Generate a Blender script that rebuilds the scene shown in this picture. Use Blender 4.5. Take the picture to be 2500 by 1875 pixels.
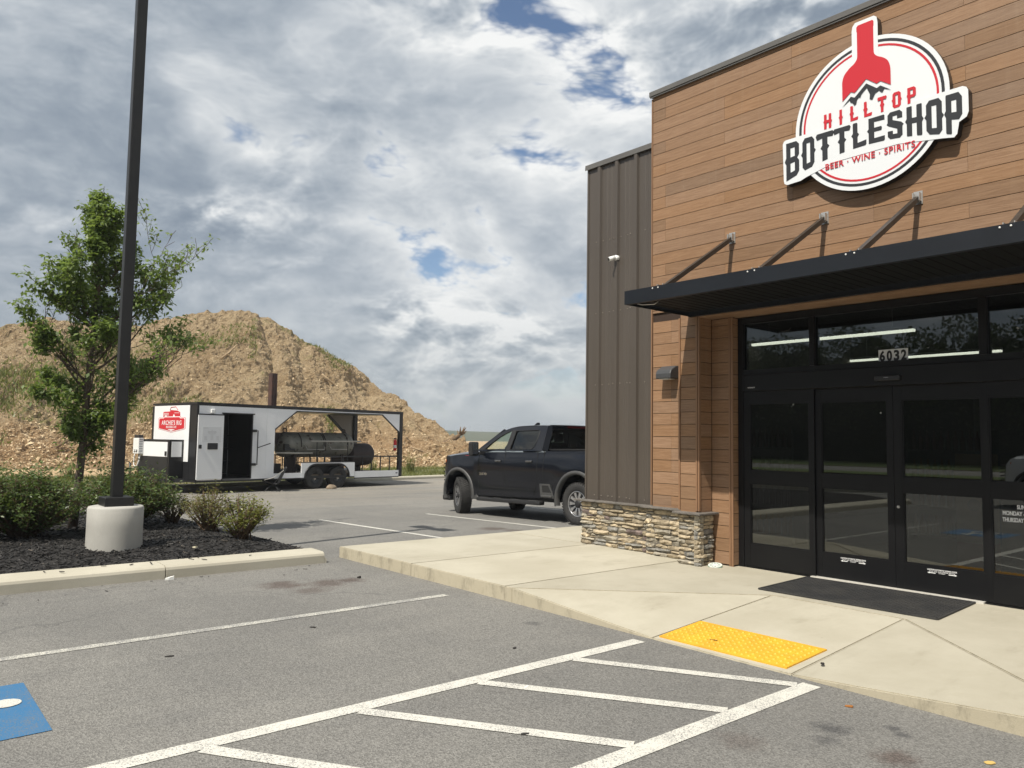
import bpy, bmesh, math, random
import numpy as np
from mathutils import Vector, Matrix, noise
R = math.radians
random.seed(7); rng = np.random.default_rng(7)
scn = bpy.context.scene; COL = scn.collection
for o in list(bpy.data.objects): bpy.data.objects.remove(o)

# ------------------------------------------------------------------ camera
YAW, PIT, ROL, HC = R(-49.589), R(4.067), R(0.896), 1.69
fw = Vector((math.sin(YAW)*math.cos(PIT), math.cos(YAW)*math.cos(PIT), math.sin(PIT)))
rt = Vector((math.cos(YAW), -math.sin(YAW), 0)); up = rt.cross(fw)
r2 = rt*math.cos(ROL)+up*math.sin(ROL); u2 = up*math.cos(ROL)-rt*math.sin(ROL)
cd = bpy.data.cameras.new('camera'); cam = bpy.data.objects.new('camera', cd); COL.objects.link(cam)
m = Matrix((( r2.x,u2.x,-fw.x,0),(r2.y,u2.y,-fw.y,0),(r2.z,u2.z,-fw.z,HC),(0,0,0,1)))
cam.matrix_world = m
cd.sensor_fit = 'HORIZONTAL'; cd.sensor_width = 36; cd.lens = 1893.13/2500*36
cd.clip_start = 0.05; cd.clip_end = 8000
scn.camera = cam

# ------------------------------------------------------------------ light
LDIR = Vector((-0.225, 1.0, -1.466)).normalized()          # direction the sunlight travels
SUN_EL = math.asin(-LDIR.z); SUN_AZ = math.atan2(-LDIR.x, -LDIR.y)   # azimuth from +y towards +x
sd = bpy.data.lights.new('sun', 'SUN'); sd.energy = 4.85; sd.angle = R(0.53); sd.color = (1.0, 0.938, 0.825)
so = bpy.data.objects.new('sun', sd); COL.objects.link(so)
so.rotation_euler = LDIR.to_track_quat('-Z', 'Y').to_euler(); so.location = (0, 0, 30)
vs = scn.view_settings
scn.display_settings.display_device = 'sRGB'
vs.view_transform = 'Standard'; vs.look = 'None'; vs.exposure = 0.22; vs.gamma = 1; vs.use_curve_mapping = False
scn.cycles.max_bounces = 8; scn.cycles.transparent_max_bounces = 16
scn.cycles.use_denoising = True
scn.cycles.sample_clamp_indirect = 6

class NT:
    """tiny helper for node trees"""
    def __init__(s, tree): s.t = tree; s.t.nodes.clear()
    def n(s, typ, ins=None, out=0, **props):
        nd = s.t.nodes.new(typ)
        for k, v in props.items(): setattr(nd, k, v)
        for k, v in (ins or {}).items():
            if hasattr(v, 'is_linked') or hasattr(v, 'links'): s.t.links.new(v, nd.inputs[k])
            else: nd.inputs[k].default_value = v
        return nd.outputs[out]
    def math(s, op, a, b=0.5, c=0.5, clamp=False):
        return s.n('ShaderNodeMath', {0: a, 1: b, 2: c}, operation=op, use_clamp=clamp)
    def vmath(s, op, a, b=(0, 0, 0)):
        return s.n('ShaderNodeVectorMath', {0: a, 1: b}, operation=op)
    def ss(s, v, a, b):
        return s.n('ShaderNodeMapRange', {'Value': v, 'From Min': a, 'From Max': b}, interpolation_type='SMOOTHSTEP')
    def mix(s, f, a, b, mode='MIX'):
        nd = s.t.nodes.new('ShaderNodeMix'); nd.data_type = 'RGBA'; nd.blend_type = mode
        for i, v in ((0, f), (6, a), (7, b)):
            if hasattr(v, 'links'): s.t.links.new(v, nd.inputs[i])
            else: nd.inputs[i].default_value = (v if i == 0 else (*v[:3], 1))
        return nd.outputs[2]
    def noise(s, vec, scale, detail=4, rough=.55, dist=0.):
        return s.n('ShaderNodeTexNoise', {'Vector': vec, 'Scale': scale, 'Detail': detail, 'Roughness': rough, 'Distortion': dist})
    def link(s, a, nd, k): s.t.links.new(a, nd.inputs[k])

# ------------------------------------------------------------------ sky
w = bpy.data.worlds.new('World'); scn.world = w; w.use_nodes = True
N = NT(w.node_tree)
sky = N.n('ShaderNodeTexSky', sky_type='NISHITA', sun_disc=False, sun_elevation=SUN_EL, sun_rotation=SUN_AZ,
          altitude=250, air_density=1.0, dust_density=1.2, ozone_density=1.3)
d = N.n('ShaderNodeTexCoord', out=0)                       # world direction
d = N.vmath('NORMALIZE', d)
sep = w.node_tree.nodes.new('ShaderNodeSeparateXYZ'); N.link(d, sep, 0)
zc = N.math('MAXIMUM', sep.outputs[2], 0.0)
inv = N.math('DIVIDE', 1.0, N.math('ADD', N.math('MULTIPLY', zc, .55), 0.55))
uv = N.n('ShaderNodeCombineXYZ', {0: N.math('MULTIPLY', sep.outputs[0], inv), 1: N.math('MULTIPLY', sep.outputs[1], inv), 2: N.math('MULTIPLY', sep.outputs[2], 2.3)})
uv = N.vmath('ADD', uv, (-3.2, 7.82, 9.11))
wn = N.n('ShaderNodeTexNoise', {'Vector': uv, 'Scale': 3.0, 'Detail': 3.0}, out=1)
uvw = N.vmath('ADD', uv, N.n('ShaderNodeVectorMath', {0: N.vmath('SUBTRACT', wn, (.5, .5, .5)), 'Scale': 0.16}, operation='SCALE'))
def vor(v, sc, det):
    return N.n('ShaderNodeTexVoronoi', {'Vector': v, 'Scale': sc, 'Detail': det, 'Roughness': .58, 'Lacunarity': 2.2}, feature='F1', normalize=True)
def field(v):
    """height of the cloud deck: broad masses with cauliflower billows on top"""
    big_ = N.noise(v, 1.55, 3, .5)
    bil = N.math('SUBTRACT', .36, vor(v, 3.9, 4.))
    return big_, N.math('ADD', big_, N.math('MULTIPLY', bil, .75))
b0, h0 = field(uvw); b1, h1 = field(N.vmath('ADD', uvw, (0.006, -0.022, 0.034)))     # the same deck a step towards the sun
fine = N.math('SUBTRACT', N.noise(uvw, 15., 6, .6), .5)
cov = N.math('ADD', h0, N.math('MULTIPLY', fine, .10))
mask = N.ss(cov, .362, .44)
thin = N.ss(cov, .56, .40)                                 # bright where the deck thins out near its edges
puff = N.ss(N.noise(N.vmath('ADD', uv, (5.3, 1.7, 8.1)), 2.0, 3, .5), .46, .66)     # where sunlit tops stand in front of the deck
relief = N.math('MULTIPLY', N.math('SUBTRACT', h0, h1), N.math('ADD', 1.8, N.math('MULTIPLY', puff, 5.4)))
soft = N.math('SUBTRACT', N.noise(uv, 1.2, 4, .55), .5)
lit = N.math('ADD', N.math('ADD', .47, N.math('MULTIPLY', soft, 1.2)), N.math('ADD', N.math('MULTIPLY', thin, .36), N.math('MULTIPLY', puff, .14)))
lit = N.math('ADD', N.math('ADD', lit, relief), N.math('MULTIPLY', fine, .13), clamp=True)
rp = w.node_tree.nodes.new('ShaderNodeValToRGB'); N.link(lit, rp, 0); cr = rp.color_ramp; cr.interpolation = 'B_SPLINE'
cr.elements[0].position = 0; cr.elements[0].color = (.22,.268,.332,1); cr.elements[1].position = 1; cr.elements[1].color = (.90,.905,.895,1)
for p_, c_ in ((.30,(.30,.350,.410)),(.55,(.45,.495,.545)),(.80,(.70,.725,.74))):
    e = cr.elements.new(p_); e.color = (*c_, 1)
ccol = rp.outputs[0]
haze = N.ss(sep.outputs[2], .22, .0)
ccol = N.mix(N.math('MULTIPLY', haze, .72), ccol, (.375, .418, .442))
mask = N.math('MAXIMUM', mask, N.math('MULTIPLY', haze, .92))
bg1 = N.n('ShaderNodeBackground', {'Color': sky, 'Strength': 0.105})
bg2 = N.n('ShaderNodeBackground', {'Color': ccol, 'Strength': 0.92})
mx = N.n('ShaderNodeMixShader', {0: mask, 1: bg1, 2: bg2})
out = w.node_tree.nodes.new('ShaderNodeOutputWorld'); N.link(mx, out, 0)
w.cycles.sampling_method = 'MANUAL'; w.cycles.sample_map_resolution = 256

# ------------------------------------------------------------------ materials
MATS = {}
def mat(name, col, rough=.6, metal=0., col2=None, vs_=4., vamt=1., stretch=(1, 1, 1), bump=0., bscale=60., bdet=4,
        coat=0., spec=.5, rnd=0., speck=None, lo=.35, hi=.65, emit=None, sheen=0):
    m = bpy.data.materials.new(name); m.use_nodes = True; N = NT(m.node_tree)
    pos = N.n('ShaderNodeNewGeometry', out=0)
    if stretch != (1, 1, 1): pos = N.vmath('MULTIPLY', pos, stretch)
    c = None
    if col2 is not None:
        f = N.ss(N.noise(pos, vs_, 6, .6), lo, hi)
        c = N.mix(N.math('MULTIPLY', f, vamt), col, col2)
    if speck:
        f = N.ss(N.noise(pos, speck[1], 2, .6), speck[2], speck[3])
        c = N.mix(f, c if c is not None else col, speck[0])
    if rnd:
        oi = m.node_tree.nodes.new('ShaderNodeObjectInfo')
        k = N.math('ADD', 1-rnd, N.math('MULTIPLY', oi.outputs['Random'], 2*rnd))
        cc = N.n('ShaderNodeCombineColor', {0: k, 1: k, 2: k})
        c = N.mix(1.0, c if c is not None else col, cc, 'MULTIPLY')
    b = m.node_tree.nodes.new('ShaderNodeBsdfPrincipled')
    if c is not None: N.link(c, b, 'Base Color')
    else: b.inputs['Base Color'].default_value = (*col[:3], 1)
    b.inputs['Roughness'].default_value = rough; b.inputs['Metallic'].default_value = metal
    b.inputs['Coat Weight'].default_value = coat; b.inputs['Coat Roughness'].default_value = .04
    b.inputs['Specular IOR Level'].default_value = spec
    if emit: b.inputs['Emission Color'].default_value = (*emit[:3], 1); b.inputs['Emission Strength'].default_value = emit[3]
    if bump:
        h = N.noise(pos, bscale, bdet, .6)
        bn = N.n('ShaderNodeBump', {'Strength': min(1, bump), 'Distance': .02 if bump <= 1 else .02*bump, 'Height': h})
        N.link(bn, b, 'Normal')
    o = m.node_tree.nodes.new('ShaderNodeOutputMaterial'); N.link(b.outputs[0], o, 0)
    MATS[name] = m; return m

def leafmat(name, c1, c2, trans=.35):
    m = bpy.data.materials.new(name); m.use_nodes = True; N = NT(m.node_tree)
    pos = N.n('ShaderNodeNewGeometry', out=0)
    oi = N.n('ShaderNodeNewGeometry'); 
    g = m.node_tree.nodes.new('ShaderNodeNewGeometry')
    f = g.outputs['Random Per Island']
    c = N.mix(f, c1, c2)
    c = N.mix(N.math('MULTIPLY', N.ss(N.noise(pos, 2.5, 2), .4, .65), .5), c, tuple(x*.6 for x in c1))
    df = N.n('ShaderNodeBsdfPrincipled', {'Base Color': c, 'Roughness': .45})
    tr = N.n('ShaderNodeBsdfTranslucent', {'Color': N.mix(.5, c, (c2[0]*1.3, c2[1]*1.3, c2[2]*.6))})
    mx = N.n('ShaderNodeMixShader', {0: trans, 1: df, 2: tr})
    o = m.node_tree.nodes.new('ShaderNodeOutputMaterial'); N.link(mx, o, 0)
    MATS[name] = m; return m

def glassmat(name, tint, ior=1.5, gain=1.7, rough=0.):
    m = bpy.data.materials.new(name); m.use_nodes = True; N = NT(m.node_tree)
    fc = N.n('ShaderNodeLayerWeight', {'Blend': .5}, out=1)
    fr = N.math('MULTIPLY', N.math('ADD', .04, N.math('MULTIPLY', N.math('POWER', fc, 5.), .96)), gain, clamp=True)
    t = N.n('ShaderNodeBsdfTransparent', {'Color': (*tint, 1)})
    g = N.n('ShaderNodeBsdfGlossy', {'Color': (.95, .97, .96, 1), 'Roughness': rough})
    mx = N.n('ShaderNodeMixShader', {0: fr, 1: t, 2: g})
    o = m.node_tree.nodes.new('ShaderNodeOutputMaterial'); N.link(mx, o, 0)
    MATS[name] = m; return m

# ------------------------------------------------------------------ mesh helpers
def B(): return bmesh.new()
def box(bm, x0, x1, y0, y1, z0, z1):
    v = [bm.verts.new(p) for p in ((x0,y0,z0),(x1,y0,z0),(x1,y1,z0),(x0,y1,z0),(x0,y0,z1),(x1,y0,z1),(x1,y1,z1),(x0,y1,z1))]
    for f in ((3,2,1,0),(4,5,6,7),(0,1,5,4),(1,2,6,5),(2,3,7,6),(3,0,4,7)): bm.faces.new([v[i] for i in f])
    return bm
def BOX(*a): return box(B(), *a)
def frame(p0, p1):
    d = (Vector(p1)-Vector(p0)).normalized()
    a = Vector((0,0,1)) if abs(d.z) < .9 else Vector((1,0,0))
    u = d.cross(a).normalized(); v = d.cross(u); return u, v
def cyl(bm, p0, p1, r0, r1=None, n=12, cap=True):
    r1 = r0 if r1 is None else r1; u, v = frame(p0, p1); p0 = Vector(p0); p1 = Vector(p1)
    A = [bm.verts.new(p0+u*r0*math.cos(2*math.pi*i/n)+v*r0*math.sin(2*math.pi*i/n)) for i in range(n)]
    C = [bm.verts.new(p1+u*r1*math.cos(2*math.pi*i/n)+v*r1*math.sin(2*math.pi*i/n)) for i in range(n)]
    for i in range(n): bm.faces.new((A[i],A[(i+1)%n],C[(i+1)%n],C[i])).smooth = n > 6
    if cap: bm.faces.new(A[::-1]); bm.faces.new(C)
    return bm
def bar(bm, p0, p1, w, h=None):
    """rectangular bar between two points"""
    h = h or w; p0 = Vector(p0); p1 = Vector(p1); d = (p1-p0).normalized()
    u = d.cross(Vector((0,0,1)));
    if u.length < 1e-4: u = Vector((1,0,0))
    u.normalize(); v = u.cross(d); u = u*w/2; v = v*h/2
    a = [bm.verts.new(p+s*u+t*v) for p in (p0,p1) for s,t in ((-1,-1),(1,-1),(1,1),(-1,1))]
    for f in ((3,2,1,0),(4,5,6,7),(0,1,5,4),(1,2,6,5),(2,3,7,6),(3,0,4,7)): bm.faces.new([a[i] for i in f])
    return bm
def tube(bm, pts, r, n=8):
    pts = [Vector(p) for p in pts]; rs = r if isinstance(r, (list, tuple)) else [r]*len(pts)
    rings = []; u = None
    for i, p in enumerate(pts):
        d = (pts[min(i+1, len(pts)-1)]-pts[max(i-1, 0)]).normalized()
        if u is None: u, v = frame(p, p+d)
        else:
            u = (u-d*u.dot(d)).normalized(); v = d.cross(u)
        rings.append([bm.verts.new(p+u*rs[i]*math.cos(2*math.pi*k/n)+v*rs[i]*math.sin(2*math.pi*k/n)) for k in range(n)])
    for a, b in zip(rings, rings[1:]):
        for k in range(n): bm.faces.new((a[k],a[(k+1)%n],b[(k+1)%n],b[k])).smooth = True
    bm.faces.new(rings[0][::-1]); bm.faces.new(rings[-1])
    return bm
def lathe(bm, prof, c=(0,0,0), ax='z', n=24, closed=False):
    """prof: (r, h) pairs along axis"""
    rings = []
    for r, h in prof:
        ring = []
        for k in range(n):
            a = 2*math.pi*k/n; x, y = r*math.cos(a), r*math.sin(a)
            p = {'z': (x,y,h), 'y': (x,h,y), 'x': (h,x,y)}[ax]
            ring.append(bm.verts.new((p[0]+c[0], p[1]+c[1], p[2]+c[2])))
        rings.append(ring)
    for a, b in zip(rings, rings[1:]):
        for k in range(n): bm.faces.new((a[k],a[(k+1)%n],b[(k+1)%n],b[k])).smooth = True
    if closed:
        for k in range(n): bm.faces.new((rings[-1][k],rings[-1][(k+1)%n],rings[0][(k+1)%n],rings[0][k])).smooth = True
    else: bm.faces.new(rings[0][::-1]); bm.faces.new(rings[-1])
    return bm
def prism(bm, outer, holes, fn, d0, d1):
    """flat shape with holes, fn(u, v, depth) -> xyz, extruded from d0 to d1"""
    loops = [outer]+list(holes)
    es = []; tops = []
    for lp in loops:
        vs = [bm.verts.new(fn(u, v, d0)) for u, v in lp]; tops.append(vs)
        es += [bm.edges.new((vs[i], vs[(i+1) % len(vs)])) for i in range(len(vs))]
    if len(loops) == 1:
        faces = [bm.faces.new(tops[0])]
    else:
        r = bmesh.ops.triangle_fill(bm, use_beauty=True, use_dissolve=False, edges=es)
        faces = [g for g in r['geom'] if isinstance(g, bmesh.types.BMFace)]
    if d1 is not None:
        bots = [[bm.verts.new(fn(u, v, d1)) for u, v in lp] for lp in loops]
        mp = {a: b for A, C in zip(tops, bots) for a, b in zip(A, C)}
        for f in faces: bm.faces.new([mp[v] for v in reversed(f.verts)])
        for A in tops:
            for i in range(len(A)):
                a, b = A[i], A[(i+1) % len(A)]
                bm.faces.new((a, b, mp[b], mp[a]))
    return bm
def bev(bm, w=.005, seg=1, ang=30):
    bmesh.ops.recalc_face_normals(bm, faces=bm.faces)
    es = [e for e in bm.edges if len(e.link_faces) == 2 and e.calc_face_angle(0) > R(ang)]
    bmesh.ops.bevel(bm, geom=es, offset=w, segments=seg, affect='EDGES', profile=.5, clamp_overlap=True)
    return bm
def mesh(bm, m, name='m'):
    bmesh.ops.recalc_face_normals(bm, faces=bm.faces)
    me = bpy.data.meshes.new(name); bm.to_mesh(me); bm.free()
    for x in (m if isinstance(m, (list, tuple)) else [m]): me.materials.append(x)
    return me
def put(name, me, parent=None, loc=None, rot=None, scale=None):
    o = bpy.data.objects.new(name, me); COL.objects.link(o)
    if parent is not None: o.parent = parent
    if loc is not None: o.location = loc
    if rot is not None: o.rotation_euler = rot
    if scale is not None: o.scale = scale
    return o
def obj(name, bm, m, parent=None, **k):
    """mesh object; geometry is in the parent's coordinates, or world coordinates under a parent flagged 'wb'"""
    o = put(name, mesh(bm, m, name), parent, **k)
    if parent is not None and parent.get('_wb') and 'loc' not in k: o.location = -Vector(parent.location)
    return o
def tag(o, label, cat=None, group=None, kind=None):
    o['label'] = label
    if cat: o['category'] = cat
    if group: o['group'] = group
    if kind: o['kind'] = kind
    return o
WB = []
def thing(name, label, cat, loc=(0,0,0), rot=(0,0,0), group=None, wb=False):
    o = bpy.data.objects.new(name, None); COL.objects.link(o); o.location = loc; o.rotation_euler = rot
    tag(o, label, cat, group)
    if wb: o['_wb'] = 1; WB.append(o)
    return o
def struct(name, bm, m, label=None):
    o = obj(name, bm, m); o['kind'] = 'structure'
    if label: o['label'] = label
    return o
def text(body, size, m, width=None, extr=.0015, name='lettering', align='LEFT', space=1.0, bold=0.):
    c = bpy.data.curves.new('t', 'FONT'); c.body = body; c.size = size; c.extrude = extr; c.align_x = align; c.space_character = space; c.offset = bold
    c.resolution_u = 3
    o = bpy.data.objects.new('t', c); COL.objects.link(o)
    dg = bpy.context.evaluated_depsgraph_get()
    me = bpy.data.meshes.new_from_object(o.evaluated_get(dg)); me.name = name
    bpy.data.objects.remove(o); bpy.data.curves.remove(c)
    if width:
        xs = [v.co.x for v in me.vertices]; k = width/(max(xs)-min(xs)); x0 = min(xs) if align == 'LEFT' else (min(xs)+max(xs))/2
        for v in me.vertices: v.co.x = (v.co.x-x0)*k
    me.materials.clear(); me.materials.append(m); return me
def quadmesh(name, V, m, fold=False):
    """V: (n, k, 3) array of k-gons"""
    V = np.asarray(V, dtype=np.float32); n, k = V.shape[:2]
    me = bpy.data.meshes.new(name)
    me.vertices.add(n*k); me.vertices.foreach_set('co', V.reshape(-1))
    me.loops.add(n*k); me.loops.foreach_set('vertex_index', np.arange(n*k, dtype=np.int32))
    me.polygons.add(n); me.polygons.foreach_set('loop_start', np.arange(0, n*k, k, dtype=np.int32))
    me.polygons.foreach_set('loop_total', np.full(n, k, dtype=np.int32))
    me.update(calc_edges=True); me.validate(); me.materials.append(m); return me
def zlot(x):
    """height of the asphalt: level by the shop, then a gentle fall towards the trailer"""
    return -.02*min(max(-x-10, 0), 7.5)
# ================================================================== ground materials
def asphalt():
    m = bpy.data.materials.new('asphalt'); m.use_nodes = True; N = NT(m.node_tree)
    pos = N.n('ShaderNodeNewGeometry', out=0)
    c = N.mix(N.ss(N.noise(pos, .35, 5, .6), .35, .65), (.160, .156, .147), (.198, .192, .178))
    c = N.mix(N.math('MULTIPLY', N.ss(N.noise(pos, 2.2, 4, .6), .45, .75), .35), c, (.147, .144, .138))
    sx = m.node_tree.nodes.new('ShaderNodeSeparateXYZ'); N.link(pos, sx, 0)
    # tyre polish running into the bays, and drips where engines stand
    c = N.mix(N.math('MULTIPLY', N.ss(N.noise(N.vmath('MULTIPLY', pos, (1.5, .16, 1)), 1.0, 4, .6), .50, .72), .35), c, (.128,.126,.122))
    c = N.mix(N.math('MULTIPLY', N.ss(N.noise(N.vmath('MULTIPLY', pos, (.16, 1.3, 1)), .9, 4, .6), .54, .76), .30), c, (.245,.236,.215))
    dr = N.math('MULTIPLY', N.ss(N.noise(pos, 11., 3, .6), .70, .76), N.ss(N.noise(pos, .8, 2, .5), .50, .62))
    c = N.mix(N.math('MULTIPLY', dr, .5), c, (.07,.066,.062))
    # dust tracked over the far part of the lot
    dust = N.math('MULTIPLY', N.ss(N.math('ADD', sx.outputs[0], N.math('MULTIPLY', N.noise(pos, .25, 4), 9.)), -8, -23), .62)
    dst = N.vmath('MULTIPLY', pos, (1.6, .22, 1))
    c = N.mix(N.math('MULTIPLY', dust, N.ss(N.noise(dst, .8, 5, .6), .25, .62)), c, (.285, .255, .210))
    # oil and rust stains, each with a ragged outline
    wob = N.math('MULTIPLY', N.math('SUBTRACT', N.noise(N.vmath('MULTIPLY', pos, (1.4,.8,1)), 5., 6, .75), .5), 1.7)
    wob2 = N.math('MULTIPLY', N.math('SUBTRACT', N.noise(pos, 26., 4, .75), .5), .9)
    for (x, y, r, rgb, a) in STAINS:
        dd = N.n('ShaderNodeVectorMath', {0: pos, 1: (x, y, 0)}, operation='DISTANCE', out=1)
        f = N.math('MULTIPLY', N.ss(N.math('ADD', N.math('DIVIDE', dd, r), N.math('ADD', wob, wob2)), 1.0, .15), a*.9)
        c = N.mix(f, c, rgb)
    # aggregate
    vor = m.node_tree.nodes.new('ShaderNodeTexVoronoi'); N.link(pos, vor, 'Vector'); vor.inputs['Scale'].default_value = 115
    agg = N.math('MULTIPLY', N.math('SUBTRACT', N.n('ShaderNodeSeparateColor', {0: vor.outputs['Color']}), .5), .7)
    k = N.math('ADD', 1.0, agg)
    k2 = N.n('ShaderNodeCombineColor', {0: k, 1: k, 2: k})
    c = N.mix(1., c, k2, 'MULTIPLY')
    fl = N.ss(N.noise(pos, 190, 2, .6), .69, .76)
    c = N.mix(N.math('MULTIPLY', fl, .7), c, (.42, .41, .39))
    # hairline cracks
    cr = m.node_tree.nodes.new('ShaderNodeTexVoronoi'); cr.feature = 'DISTANCE_TO_EDGE'; cr.inputs['Scale'].default_value = .16
    N.link(N.vmath('ADD', pos, N.n('ShaderNodeVectorMath', {0: N.n('ShaderNodeTexNoise', {'Vector': pos, 'Scale': 1.3, 'Detail': 5.}, out=1), 'Scale': .9}, operation='SCALE')), cr, 'Vector')
    c = N.mix(N.math('MULTIPLY', N.ss(cr.outputs[0], .0025, .0012), .35), c, (.07, .07, .07))
    b = m.node_tree.nodes.new('ShaderNodeBsdfPrincipled'); N.link(c, b, 'Base Color'); b.inputs['Roughness'].default_value = .88
    b.inputs['Specular IOR Level'].default_value = .35
    bn = N.n('ShaderNodeBump', {'Strength': .7, 'Distance': .006, 'Height': N.math('ADD', vor.outputs[0], N.noise(pos, 40, 3))}); N.link(bn, b, 'Normal')
    o = m.node_tree.nodes.new('ShaderNodeOutputMaterial'); N.link(b.outputs[0], o, 0); return m
RB = (.075, .052, .044); OL = (.055, .055, .058)
STAINS = [(-8.47,3.84,.34,RB,.8),(-8.27,4.28,.36,RB,.75),(-7.98,3.95,.26,RB,.6),(-8.28,4.62,.22,RB,.8),(-2.36,4.55,.15,OL,.8),(-2.30,4.35,.12,OL,.55),
          (-2.13,4.85,.075,OL,.85),(-2.06,4.79,.07,OL,.8),(-1.92,4.42,.17,RB,.75),(-5.4,4.89,.10,OL,.6),(-2.6,3.95,.2,RB,.4),(-11.67,9.53,.42,RB,.8),(-11.2,9.62,.3,RB,.6),
          (-9.9,4.7,.3,OL,.6),(-12.2,6.4,.35,OL,.35),(-16.5,7.5,.8,OL,.22)]
M_ASPH = asphalt()
def paintmat(name, col, wear, dirt=(.20,.197,.192), big=.0):
    m = bpy.data.materials.new(name); m.use_nodes = True; N = NT(m.node_tree)
    pos = N.n('ShaderNodeNewGeometry', out=0)
    f = N.ss(N.math('ADD', N.noise(pos, 120, 3, .7), N.math('MULTIPLY', N.math('SUBTRACT', N.noise(pos, 3., 4, .6), .5), big)), .5+wear-.04, .5+wear+.05)
    c = N.mix(N.math('SUBTRACT', 1., f), dirt, tuple(x*.9 for x in col)) if False else N.mix(f, dirt, col)
    if wear <= 0: c = N.mix(f, dirt, col)
    c = N.mix(N.math('MULTIPLY', N.ss(N.noise(pos, 7, 5, .6), .45, .8), .25), c, dirt)
    b = m.node_tree.nodes.new('ShaderNodeBsdfPrincipled'); N.link(c, b, 'Base Color'); b.inputs['Roughness'].default_value = .7
    bn = N.n('ShaderNodeBump', {'Strength': .5, 'Distance': .004, 'Height': N.noise(pos, 110, 3)}); N.link(bn, b, 'Normal')
    o = m.node_tree.nodes.new('ShaderNodeOutputMaterial'); N.link(b.outputs[0], o, 0); return m
M_PAINT = paintmat('road_paint', (.60,.585,.53), -.075, big=.30)
M_WORN = paintmat('worn_road_paint', (.56,.545,.48), .02, big=.35)
M_BLUE = paintmat('blue_road_paint', (.030,.140,.295), -.085, dirt=(.13,.15,.17), big=.3)
def concrete(name, a, b_, stain=(.30,.28,.23), amt=.5, vert=False):
    m = bpy.data.materials.new(name); m.use_nodes = True; N = NT(m.node_tree)
    pos = N.n('ShaderNodeNewGeometry', out=0)
    c = N.mix(N.ss(N.noise(pos, .9, 6, .65), .35, .68), a, b_)
    c = N.mix(N.math('MULTIPLY', N.ss(N.noise(N.vmath('MULTIPLY', pos, (1.5, .6, 1)), 2.6, 6, .7), .5, .8), amt), c, stain)
    # broom finish and fine pores
    c = N.mix(N.math('MULTIPLY', N.ss(N.noise(N.vmath('MULTIPLY', pos, (6, 90, 6)), 2.5, 3, .6), .4, .7), .12), c, tuple(x*.72 for x in a))
    c = N.mix(N.math('MULTIPLY', N.ss(N.noise(pos, 210, 2, .6), .62, .75), .35), c, tuple(x*.55 for x in a))
    c = N.mix(N.math('MULTIPLY', N.ss(N.noise(pos, 9, 4, .7), .68, .74), .3), c, (.16,.15,.13))
    oi = m.node_tree.nodes.new('ShaderNodeObjectInfo')
    k = N.math('ADD', .95, N.math('MULTIPLY', oi.outputs['Random'], .1)); c = N.mix(1., c, N.n('ShaderNodeCombineColor', {0: k, 1: k, 2: k}), 'MULTIPLY')
    if vert:   # streaked grime on formed faces
        g = N.n('ShaderNodeNewGeometry', out=1); sz = m.node_tree.nodes.new('ShaderNodeSeparateXYZ'); N.link(g, sz, 0)
        side = N.ss(N.math('ABSOLUTE', sz.outputs[2]), .7, .3)
        st = N.ss(N.noise(N.vmath('MULTIPLY', pos, (4, 4, 1.6)), 1.7, 6, .75), .48, .66)
        c = N.mix(N.math('MULTIPLY', side, .6), c, (.44,.385,.275))
        c = N.mix(N.math('MULTIPLY', side, N.math('MULTIPLY', st, .42)), c, (.14,.125,.095))
    b = m.node_tree.nodes.new('ShaderNodeBsdfPrincipled'); N.link(c, b, 'Base Color'); b.inputs['Roughness'].default_value = .85
    b.inputs['Specular IOR Level'].default_value = .35
    bn = N.n('ShaderNodeBump', {'Strength': .35, 'Distance': .004, 'Height': N.math('ADD', N.noise(pos, 150, 3), N.noise(pos, 12, 4))}); N.link(bn, b, 'Normal')
    o = m.node_tree.nodes.new('ShaderNodeOutputMaterial'); N.link(b.outputs[0], o, 0); return m
M_CONC = concrete('sidewalk_concrete', (.390,.360,.285), (.452,.422,.342), (.292,.264,.200), .55, True)
M_KERB = concrete('kerb_concrete', (.425,.395,.318), (.48,.45,.37), (.31,.285,.225), .35)
M_BASEC = concrete('pole_base_concrete', (.355,.345,.315), (.42,.41,.38), (.27,.26,.235), .6)

# ================================================================== ground
def grid(xs, ys, zf):
    bm = B(); V = [[bm.verts.new((x, y, zf(x, y))) for y in ys] for x in xs]
    for i in range(len(xs)-1):
        for j in range(len(ys)-1): bm.faces.new((V[i][j], V[i+1][j], V[i+1][j+1], V[i][j+1]))
    return bm
TH = R(10)                                                  # direction of the far kerb and the trailer
def kerbx(y): return -27.9-math.tan(TH)*(y-12.5)            # far kerb line
M_EARTH = mat('bare_earth', (.36,.25,.135), .95, col2=(.46,.335,.19), vs_=.35, bump=.6, bscale=9, speck=((.24,.17,.1), 6, .62, .72))
M_SOIL = mat('grassy_soil', (.13,.115,.05), .95, col2=(.10,.12,.035), vs_=1.2, bump=.6, bscale=12)
xs = [-4000,-1500,-600,-300,-150,-90,-60,-45,-35,-28,-20,0,20,60,150,400,1500,4000]
struct('ground', grid(xs, [-4000,-1500,-500,-200,-80,-50,-30,0,15,30,60,120,300,900,4000], lambda x, y: -.34 if -300 < x < 300 else -.34), M_EARTH)
# the asphalt lot: one sheet, ends at the far kerb
bm = B(); ysl = [-26,-15,-5,0,4,5.3,8,12,18,25,40]
cols = []
for y in ysl:
    k = kerbx(y); xl = [k+(-22-k)*t for t in (0,.5,1)]+[-20,-17.5,-15,-12.5,-10,-6,-3,0,6,14,30]
    cols.append([bm.verts.new((x, y, zlot(x))) for x in xl])
for a, b in zip(cols, cols[1:]):
    for i in range(len(a)-1): bm.faces.new((a[i], a[i+1], b[i+1], b[i]))
LOT = struct('parking_lot', bm, M_ASPH)
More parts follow.
